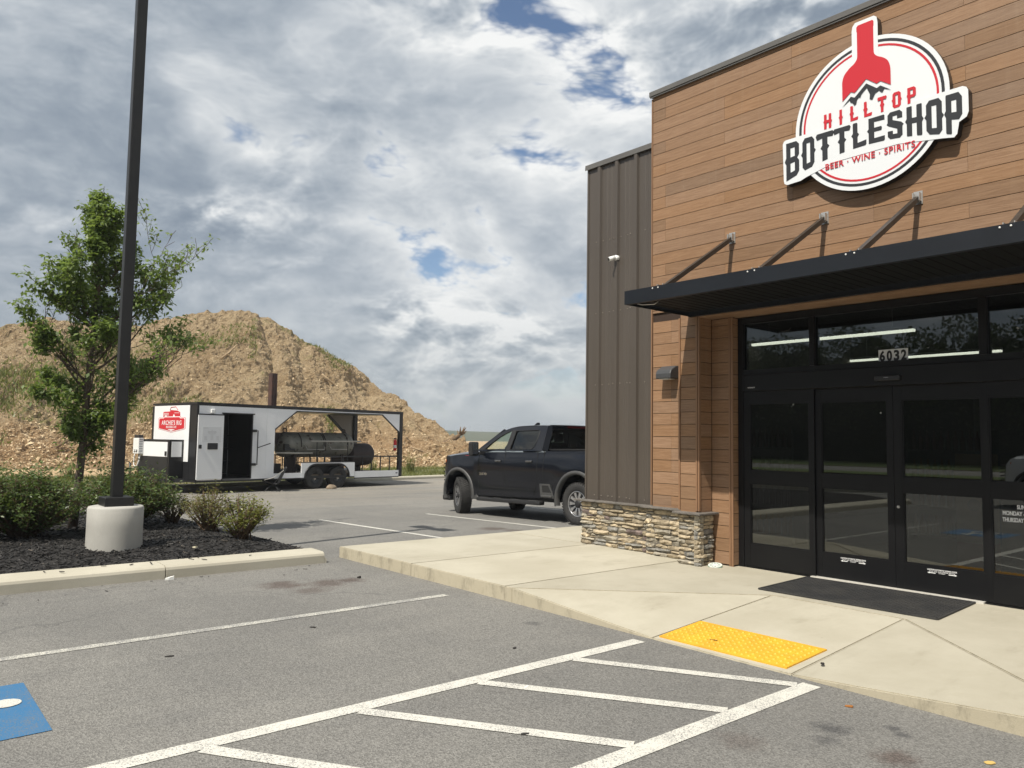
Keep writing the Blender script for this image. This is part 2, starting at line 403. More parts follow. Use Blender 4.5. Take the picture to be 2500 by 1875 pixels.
# painted markings, each one its own sheet on the asphalt
def sheet(name, pts, m, parent=LOT, lift=.004, label=None, sub=14):
    """quad subdivided along its long side so that it follows the lot"""
    bm = B(); (a, b, c, d_) = [Vector((p[0], p[1], 0)) for p in pts]; L = []
    for i in range(sub+1):
        t = i/sub; p, q = a.lerp(d_, t), b.lerp(c, t)
        L.append((bm.verts.new((p.x, p.y, zlot(p.x)+lift)), bm.verts.new((q.x, q.y, zlot(q.x)+lift))))
    for (p, q), (r, s) in zip(L, L[1:]): bm.faces.new((p, q, s, r))
    o = obj(name, bm, m, parent)
    if label: o['label'] = label
    return o
def vline(x, y0, y1, w, m, lift=.004, label=None): return sheet('painted_line', ((x-w/2,y0),(x+w/2,y0),(x+w/2,y1),(x-w/2,y1)), m, lift=lift, label=label)
vline(-6.91, -1.0, 5.0, .105, M_WORN, label='worn white stall line')
vline(-6.91, 5.0, 5.24, .105, M_PAINT) if False else None
vline(-4.39, -1.2, 5.20, .130, M_PAINT); vline(-2.86, -1.2, 5.24, .135, M_PAINT)
for k, (y0, y1) in enumerate(((4.36,5.16),(3.43,4.32),(2.50,3.42),(1.55,2.46),(.6,1.5),(-.35,.55))):
    dx, dy = 1.38, y1-y0; n = Vector((-dy, dx)).normalized()*.052
    sheet('painted_line', ((-4.33+n.x*-1,y0-n.y),(-4.33+n.x,y0+n.y),(-2.925+n.x,y1+n.y),(-2.925-n.x,y1-n.y)), M_PAINT, lift=.0046)
def xline(y, x0, x1, w, m): return sheet('painted_line', ((x0,y-w/2),(x0,y+w/2),(x1,y+w/2),(x1,y-w/2)), m)
xline(7.83, -15.5, -10.0, .10, M_PAINT); xline(10.52, -15.4, -10.0, .10, M_PAINT); xline(13.85, -15.4, -10.0, .10, M_PAINT)
sheet('accessible_bay_marking', ((-6.21,-.12),(-5.10,-.12),(-5.12,.975),(-6.19,.99)), M_BLUE, lift=.004, label='faded blue accessible bay square')
bm = B(); pts = []
ring = [(-5.775+.085*math.cos(a), .835+.085*math.sin(a)) for a in [2*math.pi*i/20 for i in range(20)]]
bm.faces.new([bm.verts.new((x, y, .0085)) for x, y in ring])
def wheelchair(bm):
    a = [R(t) for t in range(150, 395, 12)]
    c = (-5.62, .22)
    for t0, t1 in zip(a, a[1:]):
        bm.faces.new([bm.verts.new((c[0]+r*math.cos(t), c[1]+r*math.sin(t), .0085)) for r, t in ((.20,t0),(.27,t0),(.27,t1),(.20,t1))])
    for q in (((-5.80,.36),(-5.72,.36),(-5.72,.72),(-5.80,.72)),((-5.72,.54),(-5.46,.54),(-5.46,.60),(-5.72,.60)),((-5.72,.36),(-5.42,.36),(-5.42,.44),(-5.72,.44)),((-5.50,.36),(-5.42,.36),(-5.30,.05),(-5.38,.02))):
        bm.faces.new([bm.verts.new((x, y, .0085)) for x, y in q])
wheelchair(bm)
obj('wheelchair_symbol', bm, M_PAINT, LOT)

# ================================================================== sidewalk with ramp
SW = bpy.data.objects.new('sidewalk', None); COL.objects.link(SW); SW['kind'] = 'structure'; SW['label'] = 'pale concrete sidewalk with kerb ramp in front of the shop'
G = .004
def slab(pts, label=None, zb=-.25, bevel=.008):
    """pts (x, y, z) round the top, counter-clockwise"""
    bm = B(); c = Vector((0,0,0))
    t = [bm.verts.new(p) for p in pts]; b = [bm.verts.new((p[0], p[1], zb)) for p in pts]
    bm.faces.new(t); bm.faces.new(b[::-1])
    for i in range(len(t)): j = (i+1) % len(t); bm.faces.new((t[i], b[i], b[j], t[j]))
    bmesh.ops.recalc_face_normals(bm, faces=bm.faces)
    es = [e for e in bm.edges if all(v.co.z > zb+.05 for v in e.verts)]
    bmesh.ops.bevel(bm, geom=es, offset=bevel, segments=2, affect='EDGES', clamp_overlap=True)
    o = obj('concrete_slab', bm, M_CONC, SW)
    if label: o['label'] = label
    return o
zt, Y0 = .15, 5.33
def rect(x0, x1, y0, y1, z=zt): slab([(x0+G,y0+G,z),(x1-G,y0+G,z),(x1-G,y1-G,z),(x0+G,y1-G,z)])
for y0, y1 in ((Y0,8.46),(8.46,11.5),(11.5,14.5),(14.5,18.),(18.,22.)): rect(-9.95, -8.12, y0, y1)
rect(-8.12, -6.33, Y0, 8.7)
slab([(-6.33+G,Y0,zt),(-6.22,Y0,zt),(-4.36,7.24,zt),(-3.06,7.24,zt),(-1.08,Y0,zt),(.9,Y0,zt),(.9,8.72,zt),(-6.33+G,8.72,zt)])
rect(.9, 4.2, Y0, 8.7); rect(4.2, 8., Y0, 8.7)
slab([(-6.20,Y0,zt),(-4.36,Y0,.012),(-4.36,7.22,zt)], 'left flare of the kerb ramp')
slab([(-4.352,Y0,.012),(-3.068,Y0,.012),(-3.068,7.232,zt),(-4.352,7.232,zt)], 'kerb ramp')
slab([(-3.06,Y0,.012),(-1.10,Y0,zt),(-3.06,7.22,zt)], 'right flare of the kerb ramp')
# tactile paving
M_YEL = mat('yellow_tactile', (.72,.395,.03), .6, col2=(.63,.335,.027), vs_=6, bump=.15, bscale=200, speck=((.2,.11,.03), 26, .73, .78))
rz = lambda y: .012+(y-Y0)*(zt-.012)/(7.232-Y0)+.006
P = [(-4.325,5.385),(-3.145,5.40),(-3.135,5.985),(-4.335,5.985)]
TP = thing('tactile_paving', 'yellow truncated dome tactile pad on the kerb ramp', 'tactile pad', (-3.74,5.69,.05), wb=True)
bm = B(); t = [bm.verts.new((x, y, rz(y)+.006)) for x, y in P]; b = [bm.verts.new((x, y, rz(y)-.03)) for x, y in P]
bm.faces.new(t); bm.faces.new(b[::-1]); [bm.faces.new((t[i], b[i], b[(i+1)%4], t[(i+1)%4])) for i in range(4)]
obj('pad', bm, M_YEL, TP)
bm = B()
for i in range(19):
    for j in range(9):
        x, y = -4.275+i*.0605, 5.44+j*.0605; z = rz(y)+.006
        ra = [bm.verts.new((x+.0175*math.cos(a), y+.0175*math.sin(a), z-.001)) for a in [k*math.pi/4 for k in range(8)]]
        rb = [bm.verts.new((x+.0105*math.cos(a), y+.0105*math.sin(a), z+.009)) for a in [k*math.pi/4 for k in range(8)]]
        for k in range(8): bm.faces.new((ra[k], ra[(k+1)%8], rb[(k+1)%8], rb[k]))
        bm.faces.new(rb)
o = obj('domes', bm, M_YEL, TP); o['kind'] = 'stuff'
bm = B(); z = rz(5.66)+.0075; bm.faces.new([bm.verts.new((x, y, z)) for x, y in ((-3.945,5.575),(-3.885,5.60),(-3.88,5.585),(-3.94,5.56))])
obj('scuff', bm, mat('scuff_black', (.03,.022,.015), .8), TP)

# ================================================================== planted island
def capsule_strip(pts, prof, closed=False):
    """sweep a kerb profile (offset, z) along a horizontal polyline"""
    bm = B(); rings = []
    P = [Vector((p[0], p[1], 0)) for p in pts]; n = len(P)
    for i, p in enumerate(P):
        a = (P[i]-P[i-1]).normalized() if i else (P[1]-P[0]).normalized()
        b = (P[i+1]-P[i]).normalized() if i < n-1 else a
        na, nb = Vector((-a.y, a.x, 0)), Vector((-b.y, b.x, 0)); nn = (na+nb)/(1+na.dot(nb))
        rings.append([bm.verts.new((p.x+nn.x*o, p.y+nn.y*o, z+(p.z or 0)+zlot(p.x))) for o, z in prof])
    for r, s in zip(rings, rings[1:]):
        for k in range(len(r)-1): bm.faces.new((r[k], r[k+1], s[k+1], s[k]))
    bm.faces.new(rings[0]); bm.faces.new(rings[-1][::-1]); return bm
KP = [(0,-.2),(0,.10),(.012,.128),(.05,.148),(.40,.155),(.44,.14),(.44,-.2)]
ISL = thing('planted_island', 'black mulch bed with pale kerb at the lamp pole', 'planting bed', (-12.7,1.5,0), wb=True)
segs = [[(-9.60,y0) , (-9.60,y1)] for y0, y1 in ((-6,-3.2),(-3.19,-.2),(-.19,2.90),(2.91,4.93))]
for s in segs:
    o = obj('kerb_piece', capsule_strip(s, KP), M_KERB, ISL)
KP2 = [(0,-.2),(0,.07),(.02,.09),(.13,.095),(.15,.08),(.15,-.2)]
obj('kerb_piece', capsule_strip([(-9.60,4.96),(-10.04,5.02),(-12.,4.96),(-16.6,4.90),(-17.2,4.5),(-17.3,-6)], [(0,-.2),(0,.05),(.02,.07),(.12,.075),(.14,.06),(.14,-.2)]), M_KERB, ISL)
M_MULB = mat('mulch_base', (.012,.011,.011), 1., col2=(.022,.02,.019), vs_=30, bump=1.0, bscale=45)
def mz(x, y):
    e = min(1., max(0, (-10.0-x)/1.2), max(0, (4.9-y)/.9), max(0, (x+17.2)/1.))
    return zlot(x)*.3+.115+.10*e*e*(3-2*e)+.02*noise.noise(Vector((x*1.3, y*1.3, 0)))
bm = grid(np.linspace(-17.2,-10.02,60), np.linspace(-6,4.93,80), mz); obj('mulch_bed', bm, M_MULB, ISL)
# loose bark on the bed
M_MUL = bpy.data.materials.new('bark_mulch'); M_MUL.use_nodes = True; N_ = NT(M_MUL.node_tree)
g = M_MUL.node_tree.nodes.new('ShaderNodeNewGeometry')
c = N_.mix(N_.ss(g.outputs['Random Per Island'], .0, 1.), (.008,.0075,.0075), (.034,.031,.029))
c = N_.mix(N_.ss(g.outputs['Random Per Island'], .988, .992), c, (.13,.11,.09))
b = M_MUL.node_tree.nodes.new('ShaderNodeBsdfPrincipled'); N_.link(c, b, 'Base Color'); b.inputs['Roughness'].default_value = .62
o_ = M_MUL.node_tree.nodes.new('ShaderNodeOutputMaterial'); N_.link(b.outputs[0], o_, 0)
def chips(n, xr, yr, zf, L, W, T, m, name, parent=None, flat=.5):
    V = []
    xs = rng.uniform(*xr, n); ys = rng.uniform(*yr, n)
    for x, y in zip(xs, ys):
        a = rng.uniform(0, math.pi*2); l, w_, t = rng.uniform(*L), rng.uniform(*W), rng.uniform(*T)
        d = Vector((math.cos(a), math.sin(a), rng.uniform(-flat, flat))).normalized(); s = Vector((-d.y, d.x, rng.uniform(-flat, flat))).normalized(); nn = d.cross(s)
        c = Vector((x, y, zf(x, y)+t*.6))
        p = [c-d*l/2-s*w_*.3, c-d*l*.1-s*w_/2, c+d*l/2-s*w_*.2, c+d*l*.45+s*w_*.25, c-d*l*.05+s*w_/2, c-d*l*.48+s*w_*.3]
        q = [v+nn*t for v in p]
        V.append(p); V.append(q)
        for i in range(0, 6, 1):
            j = (i+1) % 6; V.append([p[i], p[j], (p[j]+q[j])/2, q[j], q[i], (p[i]+q[i])/2])
    me = quadmesh(name, np.array([[tuple(v) for v in f] for f in V]), m); 
    o = put(name, me, parent)
    if parent is not None and parent.get('_wb'): o.location = -Vector(parent.location)
    return o
o = chips(5200, (-12.6,-10.03), (.4,4.9), mz, (.03,.11), (.008,.025), (.003,.012), M_MUL, 'mulch', ISL); o['kind'] = 'stuff'
o = chips(2300, (-17,-12.6), (.4,4.85), mz, (.05,.14), (.015,.04), (.005,.016), M_MUL, 'mulch', ISL); o['kind'] = 'stuff'
# stray bark and litter on kerb and asphalt
M_DARK = mat('dark_bark', (.022,.019,.017), .8); M_LIT = mat('white_paper', (.75,.75,.72), .7); M_LEAF = mat('fallen_leaf', (.33,.13,.03), .7); M_LEAFY = mat('dry_leaf', (.55,.38,.12), .7)
# ================================================================== far side: kerb, verge, mound, hills
def kpt(y, off=0): return (kerbx(y)-off/math.cos(TH), y)
FK = struct('far_kerb', capsule_strip([kpt(-26), kpt(-8), kpt(5), kpt(12), kpt(20), kpt(40)], [(0,-.3),(0,.08),(.02,.12),(.06,.14),(.14,.145),(.16,.13),(.16,-.3)]), M_KERB)
VW = 7.0
def vz(x, y):
    t = (kerbx(y)-.15-x)/VW
    return zlot(-30)+.11+.10*math.sin(max(0, min(1, t))*math.pi)+.05*noise.noise(Vector((x*.5, y*.5, 1)))-max(0, t-.85)*1.2
bm = B(); L = []
for y in np.linspace(-26, 40, 90):
    L.append([bm.verts.new((kerbx(y)-.15-t*VW, y, vz(kerbx(y)-.15-t*VW, y))) for t in np.linspace(0, 1.05, 12)])
for a, b in zip(L, L[1:]):
    for i in range(11): bm.faces.new((a[i], a[i+1], b[i+1], b[i]))
struct('grass_verge', bm, M_SOIL)
M_GRASS = leafmat('grass_blades', (.10,.135,.03), (.26,.25,.085), .3)
def blades(n, yr, hr, wr, mature=0.):
    ys = rng.uniform(*yr, n); ts = rng.uniform(0, 1, n)**1.15
    V = []
    for y, t in zip(ys, ts):
        x = kerbx(y)-.16-t*VW; z = vz(x, y)-.01
        pn = noise.noise(Vector((x*.45, y*.45, 7)));
        if pn < -.28 and rng.random() < .75: continue
        h = rng.uniform(*hr)*(1+.9*max(0, pn)); a = rng.uniform(0, 6.28); w_ = rng.uniform(*wr); l = rng.uniform(.1, .6)*h
        dx, dy = math.cos(a), math.sin(a); b_ = a+rng.uniform(-1, 1)
        V.append([(x-dy*w_, y+dx*w_, z), (x+dy*w_, y-dx*w_, z), (x+math.cos(b_)*l, y+math.sin(b_)*l, z+h)])
    return V
V = blades(26000, (-4, 30), (.06,.20), (.008,.02))
o = put('grass', quadmesh('grass', np.array(V), M_GRASS)); tag(o, 'short dry green grass growing behind the trailer kerb', 'grass', kind='stuff')
M_WEED = leafmat('weeds', (.12,.16,.035), (.24,.25,.075), .35)
def weed(y, t, h, n=70, label=None):
    x = kerbx(y)-.3-t*VW; z = vz(x, y); V = []
    for i in range(n):
        a = rng.uniform(0, 6.28); l = h*rng.uniform(.5, 1.05); tilt = rng.uniform(.05, .55)
        p0 = Vector((x+rng.normal(0, .12), y+rng.normal(0, .12), z)); d_ = Vector((math.cos(a)*tilt, math.sin(a)*tilt, 1)).normalized(); s = Vector((-d_.y, d_.x, 0)).normalized()*.012
        V.append([tuple(p0-s), tuple(p0+s), tuple(p0+d_*l)])
        for k in range(5):
            q = p0+d_*l*rng.uniform(.35, 1); e = Vector((rng.normal(), rng.normal(), rng.uniform(-.2, .8))).normalized()*rng.uniform(.05, .12); s2 = e.cross(Vector((0,0,1))).normalized()*.015
            V.append([tuple(q-s2), tuple(q+s2), tuple(q+e)])
    o = put('weed_clump', quadmesh('weed_clump', np.array(V), M_WEED)); tag(o, label, 'weed', 'tall weeds along the verge')
weed(18.6, .35, .75, label='tall weed clump right of the trailer, nearer to it'); weed(20.7, .30, .95, 90, 'tall weed clump just left of the pickup nose')
weed(5.9, .5, .7, 70, 'tall weed clump behind the lamp pole bed, left of the trailer'); weed(3.7, .65, .8, 80, 'tall weed clump far left beyond the dark shrub')
# spoil heap
RT = [(-74.8,-5.4,8.6,-49.9,-3.3),(-75.0,1.1,9.3,-50.0,1.1),(-74.5,8.8,10.2,-49.6,6.2),(-74.3,10.5,10.6,-49.5,7.3),(-74.1,11.9,10.9,-49.3,8.2),(-73.6,14.5,10.7,-49.0,10.0),(-72.7,18.5,11.3,-48.4,12.6),(-72.1,20.7,12.1,-48.0,14.1),(-71.3,23.2,12.5,-47.4,15.8),(-70.5,25.5,12.9,-46.9,17.3),(-70.0,26.8,13.0,-46.6,18.2),(-69.6,27.8,13.1,-46.3,18.8),(-69.2,28.8,12.7,-46.0,19.5),(-68.8,29.9,12.0,-45.8,20.1),(-67.6,32.5,10.5,-45.0,21.9),(-66.9,34.0,9.5,-44.5,22.8),(-66.0,35.7,8.5,-43.9,23.9),(-64.7,37.4,7.1,-43.2,25.1),(-60.0,37.1,5.4,-42.5,26.3),(-55.4,36.5,3.7,-41.7,27.6),(-50.8,35.8,2.5,-40.9,28.8),(-46.4,34.8,1.9,-40.0,30.0),(-43.3,33.9,.6,-39.4,30.8),(-42.3,34.5,-.3,-39.3,31.8)]
RT = [(-70,-34,5.5,-47,-26),(-73,-18,7.5,-49,-14)]+RT
RT = np.array(RT); seg = np.r_[0, np.cumsum(np.hypot(*np.diff(RT[:, 3:5], axis=0).T))]
def rsamp(t): return np.array([np.interp(t, seg, RT[:, k]) for k in range(5)])
def prof(s):
    # toe -> face -> ridge
    return .12*s+.88*(s**1.12)
def mound_pt(t, s, fine=True):
    r = rsamp(t)
    if s <= 1:
        x = r[3]+(r[0]-r[3])*s; y = r[4]+(r[1]-r[4])*s; z = -.30+(r[2]+.30)*prof(s)
    else:
        k = s-1; x = r[0]+(r[0]-r[3])*k; y = r[1]+(r[1]-r[4])*k; z = r[2]*(1-k)**.9-.3*k if k < 1 else -.4
    v = Vector((x, y, z)); e = min(1, s*5)*(1 if s < .9 or s > 1.1 else .62+.38*abs(s-1)/.1)
    gq = t*.42+1.6*noise.noise(Vector((t*.16, s*1.8, 0)))
    gul = noise.noise(Vector((t*.3, s*1.2, 4)))+.9-2.2*max(0, .34-abs(noise.noise(Vector((gq, s*.7, 9)))))*1.6         # erosion gullies run downslope
    n1 = noise.noise(v*.22)*1.0+noise.noise(v*.6)*.42
    n2 = noise.fractal(v*1.7, 1., 2., 5)*.30 if fine else 0
    n3 = abs(noise.noise(v*1.1))*.35+.20*noise.noise(v*3.1)+.13*abs(noise.noise(v*5.3))
    h = (n1*.95+(gul-.55)*.62*min(1, s*2.2)*min(1, (1.25-s)*3 if s < 1.2 else .1))*e+(n2+n3*.6)*min(1, s*14)
    return x+h*.55, y-h*.12, z+h*.65
TN, SN = 640, 150
ts = np.linspace(0, seg[-1], TN); ts = np.r_[np.linspace(0, seg[3], 40, endpoint=False), np.linspace(seg[3], seg[-1], TN-40)]
ss_ = np.r_[np.linspace(-.03, 1.04, 210), np.linspace(1.1, 1.95, 20)]
V = [mound_pt(t, max(s, 0)) if s >= 0 else (lambda q: (q[0]+1.2, q[1], -.36))(mound_pt(t, 0)) for t in ts for s in ss_]
ns = len(ss_); F = [(i*ns+j, (i+1)*ns+j, (i+1)*ns+j+1, i*ns+j+1) for i in range(TN-1) for j in range(ns-1)]
me = bpy.data.meshes.new('dirt_mound'); me.from_pydata(V, [], F); me.update(); me.shade_flat() if hasattr(me, 'shade_flat') else None
def moundmat():
    m = bpy.data.materials.new('spoil_earth'); m.use_nodes = True; N = NT(m.node_tree)
    pos = N.n('ShaderNodeNewGeometry', out=0); sx = m.node_tree.nodes.new('ShaderNodeSeparateXYZ'); N.link(pos, sx, 0)
    st = N.vmath('MULTIPLY', pos, (.55, 1, .45))
    c = N.mix(N.ss(N.noise(pos, .18, 5, .6), .36, .62), (.365,.262,.150), (.470,.355,.218))
    c = N.mix(N.math('MULTIPLY', N.ss(N.noise(st, 1.4, 6, .7), .46, .7), .6), c, (.60,.475,.305))
    low = N.ss(N.math('ADD', sx.outputs[2], N.math('MULTIPLY', N.noise(pos, .3, 4), 4)), 5.5, 2.2)
    c = N.mix(N.math('MULTIPLY', low, .55), c, (.43,.255,.125))                    # redder subsoil at the foot
    c = N.mix(N.math('MULTIPLY', N.ss(N.noise(pos, 3.4, 5, .75), .56, .66), .65), c, (.13,.085,.05))  # dark specks painted in for the shadows among the clods
    c = N.mix(N.math('MULTIPLY', N.ss(N.noise(pos, 5.5, 4, .7), .60, .68), .7), c, (.70,.59,.41))
    gr = N.math('MULTIPLY', N.ss(N.noise(N.vmath('MULTIPLY', pos, (1, 1, .6)), .22, 4, .6), .53, .66), N.ss(N.noise(pos, 2.2, 5, .7), .42, .62))
    c = N.mix(N.math('MULTIPLY', gr, .75), c, (.155,.185,.045))
    b = m.node_tree.nodes.new('ShaderNodeBsdfPrincipled'); N.link(c, b, 'Base Color'); b.inputs['Roughness'].default_value = .95; b.inputs['Specular IOR Level'].default_value = .2
    h = N.math('ADD', N.noise(pos, 2.6, 6, .75), N.math('MULTIPLY', N.noise(pos, 8, 4, .7), .5))
    bn = N.n('ShaderNodeBump', {'Strength': 1., 'Distance': .55, 'Height': h}); N.link(bn, b, 'Normal')
    o = m.node_tree.nodes.new('ShaderNodeOutputMaterial'); N.link(b.outputs[0], o, 0); return m
M_MOUND = moundmat(); me.materials.append(M_MOUND)
MD = put('dirt_mound', me); MD['kind'] = 'structure'; MD['label'] = 'tall tan spoil heap of excavated earth behind the trailer'
# clods lying on the heap
def clods(n, srange, size, m, name):
    V = []
    T = rng.uniform(seg[3], seg[-2], n); S = rng.uniform(*srange, n)
    ico = [Vector(p).normalized() for p in ((1,0,.2),(-.5,.8,.1),(-.5,-.8,0),(.2,.1,1))]
    for t, s in zip(T, S):
        p = Vector(mound_pt(t, s)); r = size[0]+(size[1]-size[0])*rng.random()**2*(1 if rng.random() < .97 else 2.2)
        q = Matrix.Rotation(rng.uniform(0, 6.28), 3, 'Z') @ Matrix.Rotation(rng.uniform(0, 6.28), 3, 'X')
        k = [p+q @ (v*r*rng.uniform(.6, 1.3)) for v in ico]
        for f in ((0,1,2),(0,1,3),(1,2,3),(2,0,3)): V.append([tuple(k[i]) for i in f])
    o = put(name, quadmesh(name, np.array(V), m), MD); o['kind'] = 'stuff'; return o
M_CLOD = bpy.data.materials.new('clods'); M_CLOD.use_nodes = True; N_ = NT(M_CLOD.node_tree)
pos = N_.n('ShaderNodeNewGeometry', out=0)
c = N_.mix(N_.ss(N_.noise(pos, 2.4, 3, .7), .35, .65), (.33,.23,.13), (.66,.53,.35))
b = M_CLOD.node_tree.nodes.new('ShaderNodeBsdfPrincipled'); N_.link(c, b, 'Base Color'); b.inputs['Roughness'].default_value = .95; b.inputs['Specular IOR Level'].default_value = .2
o_ = M_CLOD.node_tree.nodes.new('ShaderNodeOutputMaterial'); N_.link(b.outputs[0], o_, 0)
clods(24000, (.0, .99), (.03,.10), M_CLOD, 'clods'); clods(10000, (0, .24), (.04,.15), M_CLOD, 'clods')
# tufts of grass on the heap
V = []
for i in range(21000):
    t, s = rng.uniform(seg[3], seg[-5]), rng.uniform(.1, .98); p = Vector(mound_pt(t, s, False))
    f = noise.noise(Vector((p.x*.16, p.y*.16, p.z*.10+5)))
    strip = abs(noise.noise(Vector((t*.22, 2, 2))))
    left = math.exp(-((t-seg[4]-.5)/3.2)**2-((s-.48)/.10)**2)
    if not ((f > .27 and rng.random() < .6) or (strip < .03 and f > -.05) or rng.random() < left*2.4) or t > seg[-8]: continue
    for k in range(2):
        a = rng.uniform(0, 6.28); h = rng.uniform(.12, .36)*(1.4 if left > .2 else 1); q = p+Vector((rng.normal(0,.15), rng.normal(0,.15), .05)); w_ = .05
        V.append([tuple(q+Vector((-math.sin(a)*w_, math.cos(a)*w_, 0))), tuple(q+Vector((math.sin(a)*w_, -math.cos(a)*w_, 0))), tuple(q+Vector((rng.normal(0,.12)+.08, rng.normal(0,.12), h)))])
o = put('grass_tufts', quadmesh('grass_tufts', np.array(V), leafmat('mound_grass', (.13,.17,.035), (.25,.26,.08), .25)), MD); o['kind'] = 'stuff'
# a few pulled roots, sticks and rocks that stand out on the heap
M_WOOD = mat('bleached_wood', (.42,.32,.20), .9, col2=(.28,.2,.12), vs_=8, bump=.4)
M_ROOT = mat('root_wood', (.20,.13,.07), .9, col2=(.12,.08,.045), vs_=6, bump=.4)
def stick(t, s, L, r, dirn, m, name, label, cat):
    p = Vector(mound_pt(t, s)); d_ = Vector(dirn).normalized(); bm = B()
    pts = [p-d_*L*.4+Vector((.3,0,.05)), p+Vector((.35,.05*L,.12)), p+d_*L*.6+Vector((.35,0,.2))]
    tube(bm, pts, [r, r*.9, r*.55], 7)
    if name == 'tree_stump':
        for k in range(7):
            e = Vector((rng.normal(), rng.normal(), rng.normal()+.4)).normalized(); q = pts[2]; tube(bm, [q, q+e*.35, q+e*.6+Vector((rng.normal()*.1, 0, .12))], [r*.5, r*.3, .02], 5)
    o = obj(name, bm, m); tag(o, label, cat, 'wood lying on the spoil heap'); return o
tt = lambda k: seg[k+2]
stick(tt(20)+.6, .80, 1.6, .22, (.1,1,.45), M_ROOT, 'tree_stump', 'upturned root stump at the right foot of the spoil heap', 'stump')
stick(tt(19), .25, 1.7, .07, (.2,1,-.5), M_WOOD, 'fallen_branch', 'pale stick at the foot of the heap left of the pickup', 'branch')
stick(tt(15), .70, 2.2, .09, (.2,1,-1.), M_WOOD, 'fallen_branch', 'bleached log lying high on the right slope of the heap', 'branch')
stick(tt(16), .42, 1.1, .10, (.1,.35,1), M_WOOD, 'fallen_branch', 'short pale stick on the heap above the smoker firebox', 'branch')
stick(tt(9), .62, 1.6, .09, (.1,1,.9), M_WOOD, 'fallen_branch', 'bleached stick on the heap above the trailer chimney', 'branch')
stick(tt(4)+.5, .10, 1.5, .12, (.1,1,.5), M_ROOT, 'fallen_branch', 'grey branch at the foot of the heap left of the sapling', 'branch')
# far hills
M_HILL = mat('far_woods', (.05,.065,.035), 1., col2=(.075,.085,.05), vs_=.05, bump=.5, bscale=.2)
bm = B(); L = []
for i in range(161):
    a = R(-150+300*i/160); r0 = 620; dx, dy = math.sin(a), math.cos(a)
    h = 7.5+3*noise.noise(Vector((i*.11, 0, 0)))+1.5*noise.noise(Vector((i*.33, 1, 0)))+2.0*abs(noise.noise(Vector((i*.9, 4, 0))))
    L.append([bm.verts.new((dx*r, dy*r, z)) for r, z in ((r0,-1),(r0+6,h*.75),(r0+40,h),(r0+260,h*.6),(r0+600,-1))])
for a, b in zip(L, L[1:]):
    for k in range(4): bm.faces.new((a[k], a[k+1], b[k+1], b[k])).smooth = True
o = struct('wooded_hills', bm, M_HILL)
# ================================================================== bottle shop
def woodmat(name, c1, c2, rnd=.16):
    m = bpy.data.materials.new(name); m.use_nodes = True; N = NT(m.node_tree)
    pos = N.n('ShaderNodeNewGeometry', out=0); oi = m.node_tree.nodes.new('ShaderNodeObjectInfo')
    off = N.n('ShaderNodeCombineXYZ', {0: N.math('MULTIPLY', oi.outputs['Random'], 37.), 1: 0., 2: N.math('MULTIPLY', oi.outputs['Random'], 11.)})
    p = N.vmath('MULTIPLY', N.vmath('ADD', pos, off), (1.6, 1.6, 26.))
    gr = N.noise(p, 2.2, 7, .68, .8)
    c = N.mix(N.ss(gr, .34, .68), c1, c2)
    c = N.mix(N.math('MULTIPLY', N.ss(N.noise(p, 7, 4, .7), .55, .75), .22), c, tuple(x*.6 for x in c1))
    # pale scuffs and mortar smears
    sc = N.ss(N.noise(N.vmath('MULTIPLY', pos, (1, 1, 2.2)), 2.1, 6, .75), .665, .73)
    c = N.mix(N.math('MULTIPLY', sc, .33), c, (.50,.40,.31))
    ws = N.ss(N.noise(N.vmath('MULTIPLY', pos, (7, 7, .35)), 1.3, 5, .65), .52, .75)
    c = N.mix(N.math('MULTIPLY', ws, .16), c, (.36,.27,.19))
    hsv = m.node_tree.nodes.new('ShaderNodeHueSaturation'); N.link(c, hsv, 'Color')
    r2_ = N.math('FRACT', N.math('MULTIPLY', oi.outputs['Random'], 7.31))
    N.link(N.math('ADD', 1-rnd, N.math('MULTIPLY', oi.outputs['Random'], 2*rnd)), hsv, 'Value')
    N.link(N.math('ADD', .93, N.math('MULTIPLY', r2_, .16)), hsv, 'Saturation')
    b = m.node_tree.nodes.new('ShaderNodeBsdfPrincipled'); N.link(hsv.outputs[0], b, 'Base Color'); b.inputs['Roughness'].default_value = .62
    b.inputs['Specular IOR Level'].default_value = .35
    bn = N.n('ShaderNodeBump', {'Strength': .5, 'Distance': .006, 'Height': gr}); N.link(bn, b, 'Normal')
    o = m.node_tree.nodes.new('ShaderNodeOutputMaterial'); N.link(b.outputs[0], o, 0); return m
M_PLANK = woodmat('composite_plank', (.232,.134,.075), (.300,.182,.106), .075)
M_PLANKD = woodmat('composite_plank_grey', (.196,.118,.070), (.252,.158,.096), .05)
M_TRIM = mat('plank_trim', (.255,.143,.078), .55, col2=(.215,.118,.064), vs_=3, stretch=(20,20,1))
M_BACK = mat('dark_backing', (.035,.020,.013), .9)
M_METAL = mat('brown_steel_panel', (.080,.067,.056), .45, metal=.0, col2=(.072,.060,.050), vs_=1.2, stretch=(3,3,.4), spec=.55)
M_COPE = mat('grey_coping', (.125,.12,.112), .45, col2=(.105,.10,.095), vs_=2, spec=.5)
M_CANO = mat('black_canopy_metal', (.010,.0125,.0175), .5, col2=(.008,.010,.014), vs_=3, spec=.3)
M_ALU = mat('black_aluminium', (.0052,.0054,.0062), .5, col2=(.004,.004,.005), vs_=4, spec=.28)
M_BRZ = mat('bronze_tube', (.045,.038,.031), .4, metal=.2, col2=(.034,.028,.024), vs_=9)
M_STEEL = mat('galvanised', (.55,.53,.50), .35, metal=.7)
M_WHT = mat('white_plastic', (.78,.78,.76), .35)
M_BLKP = mat('black_plastic', (.02,.02,.022), .45)
M_GLASS = glassmat('storefront_glass', (.42,.44,.42), 1.5, 2.3)
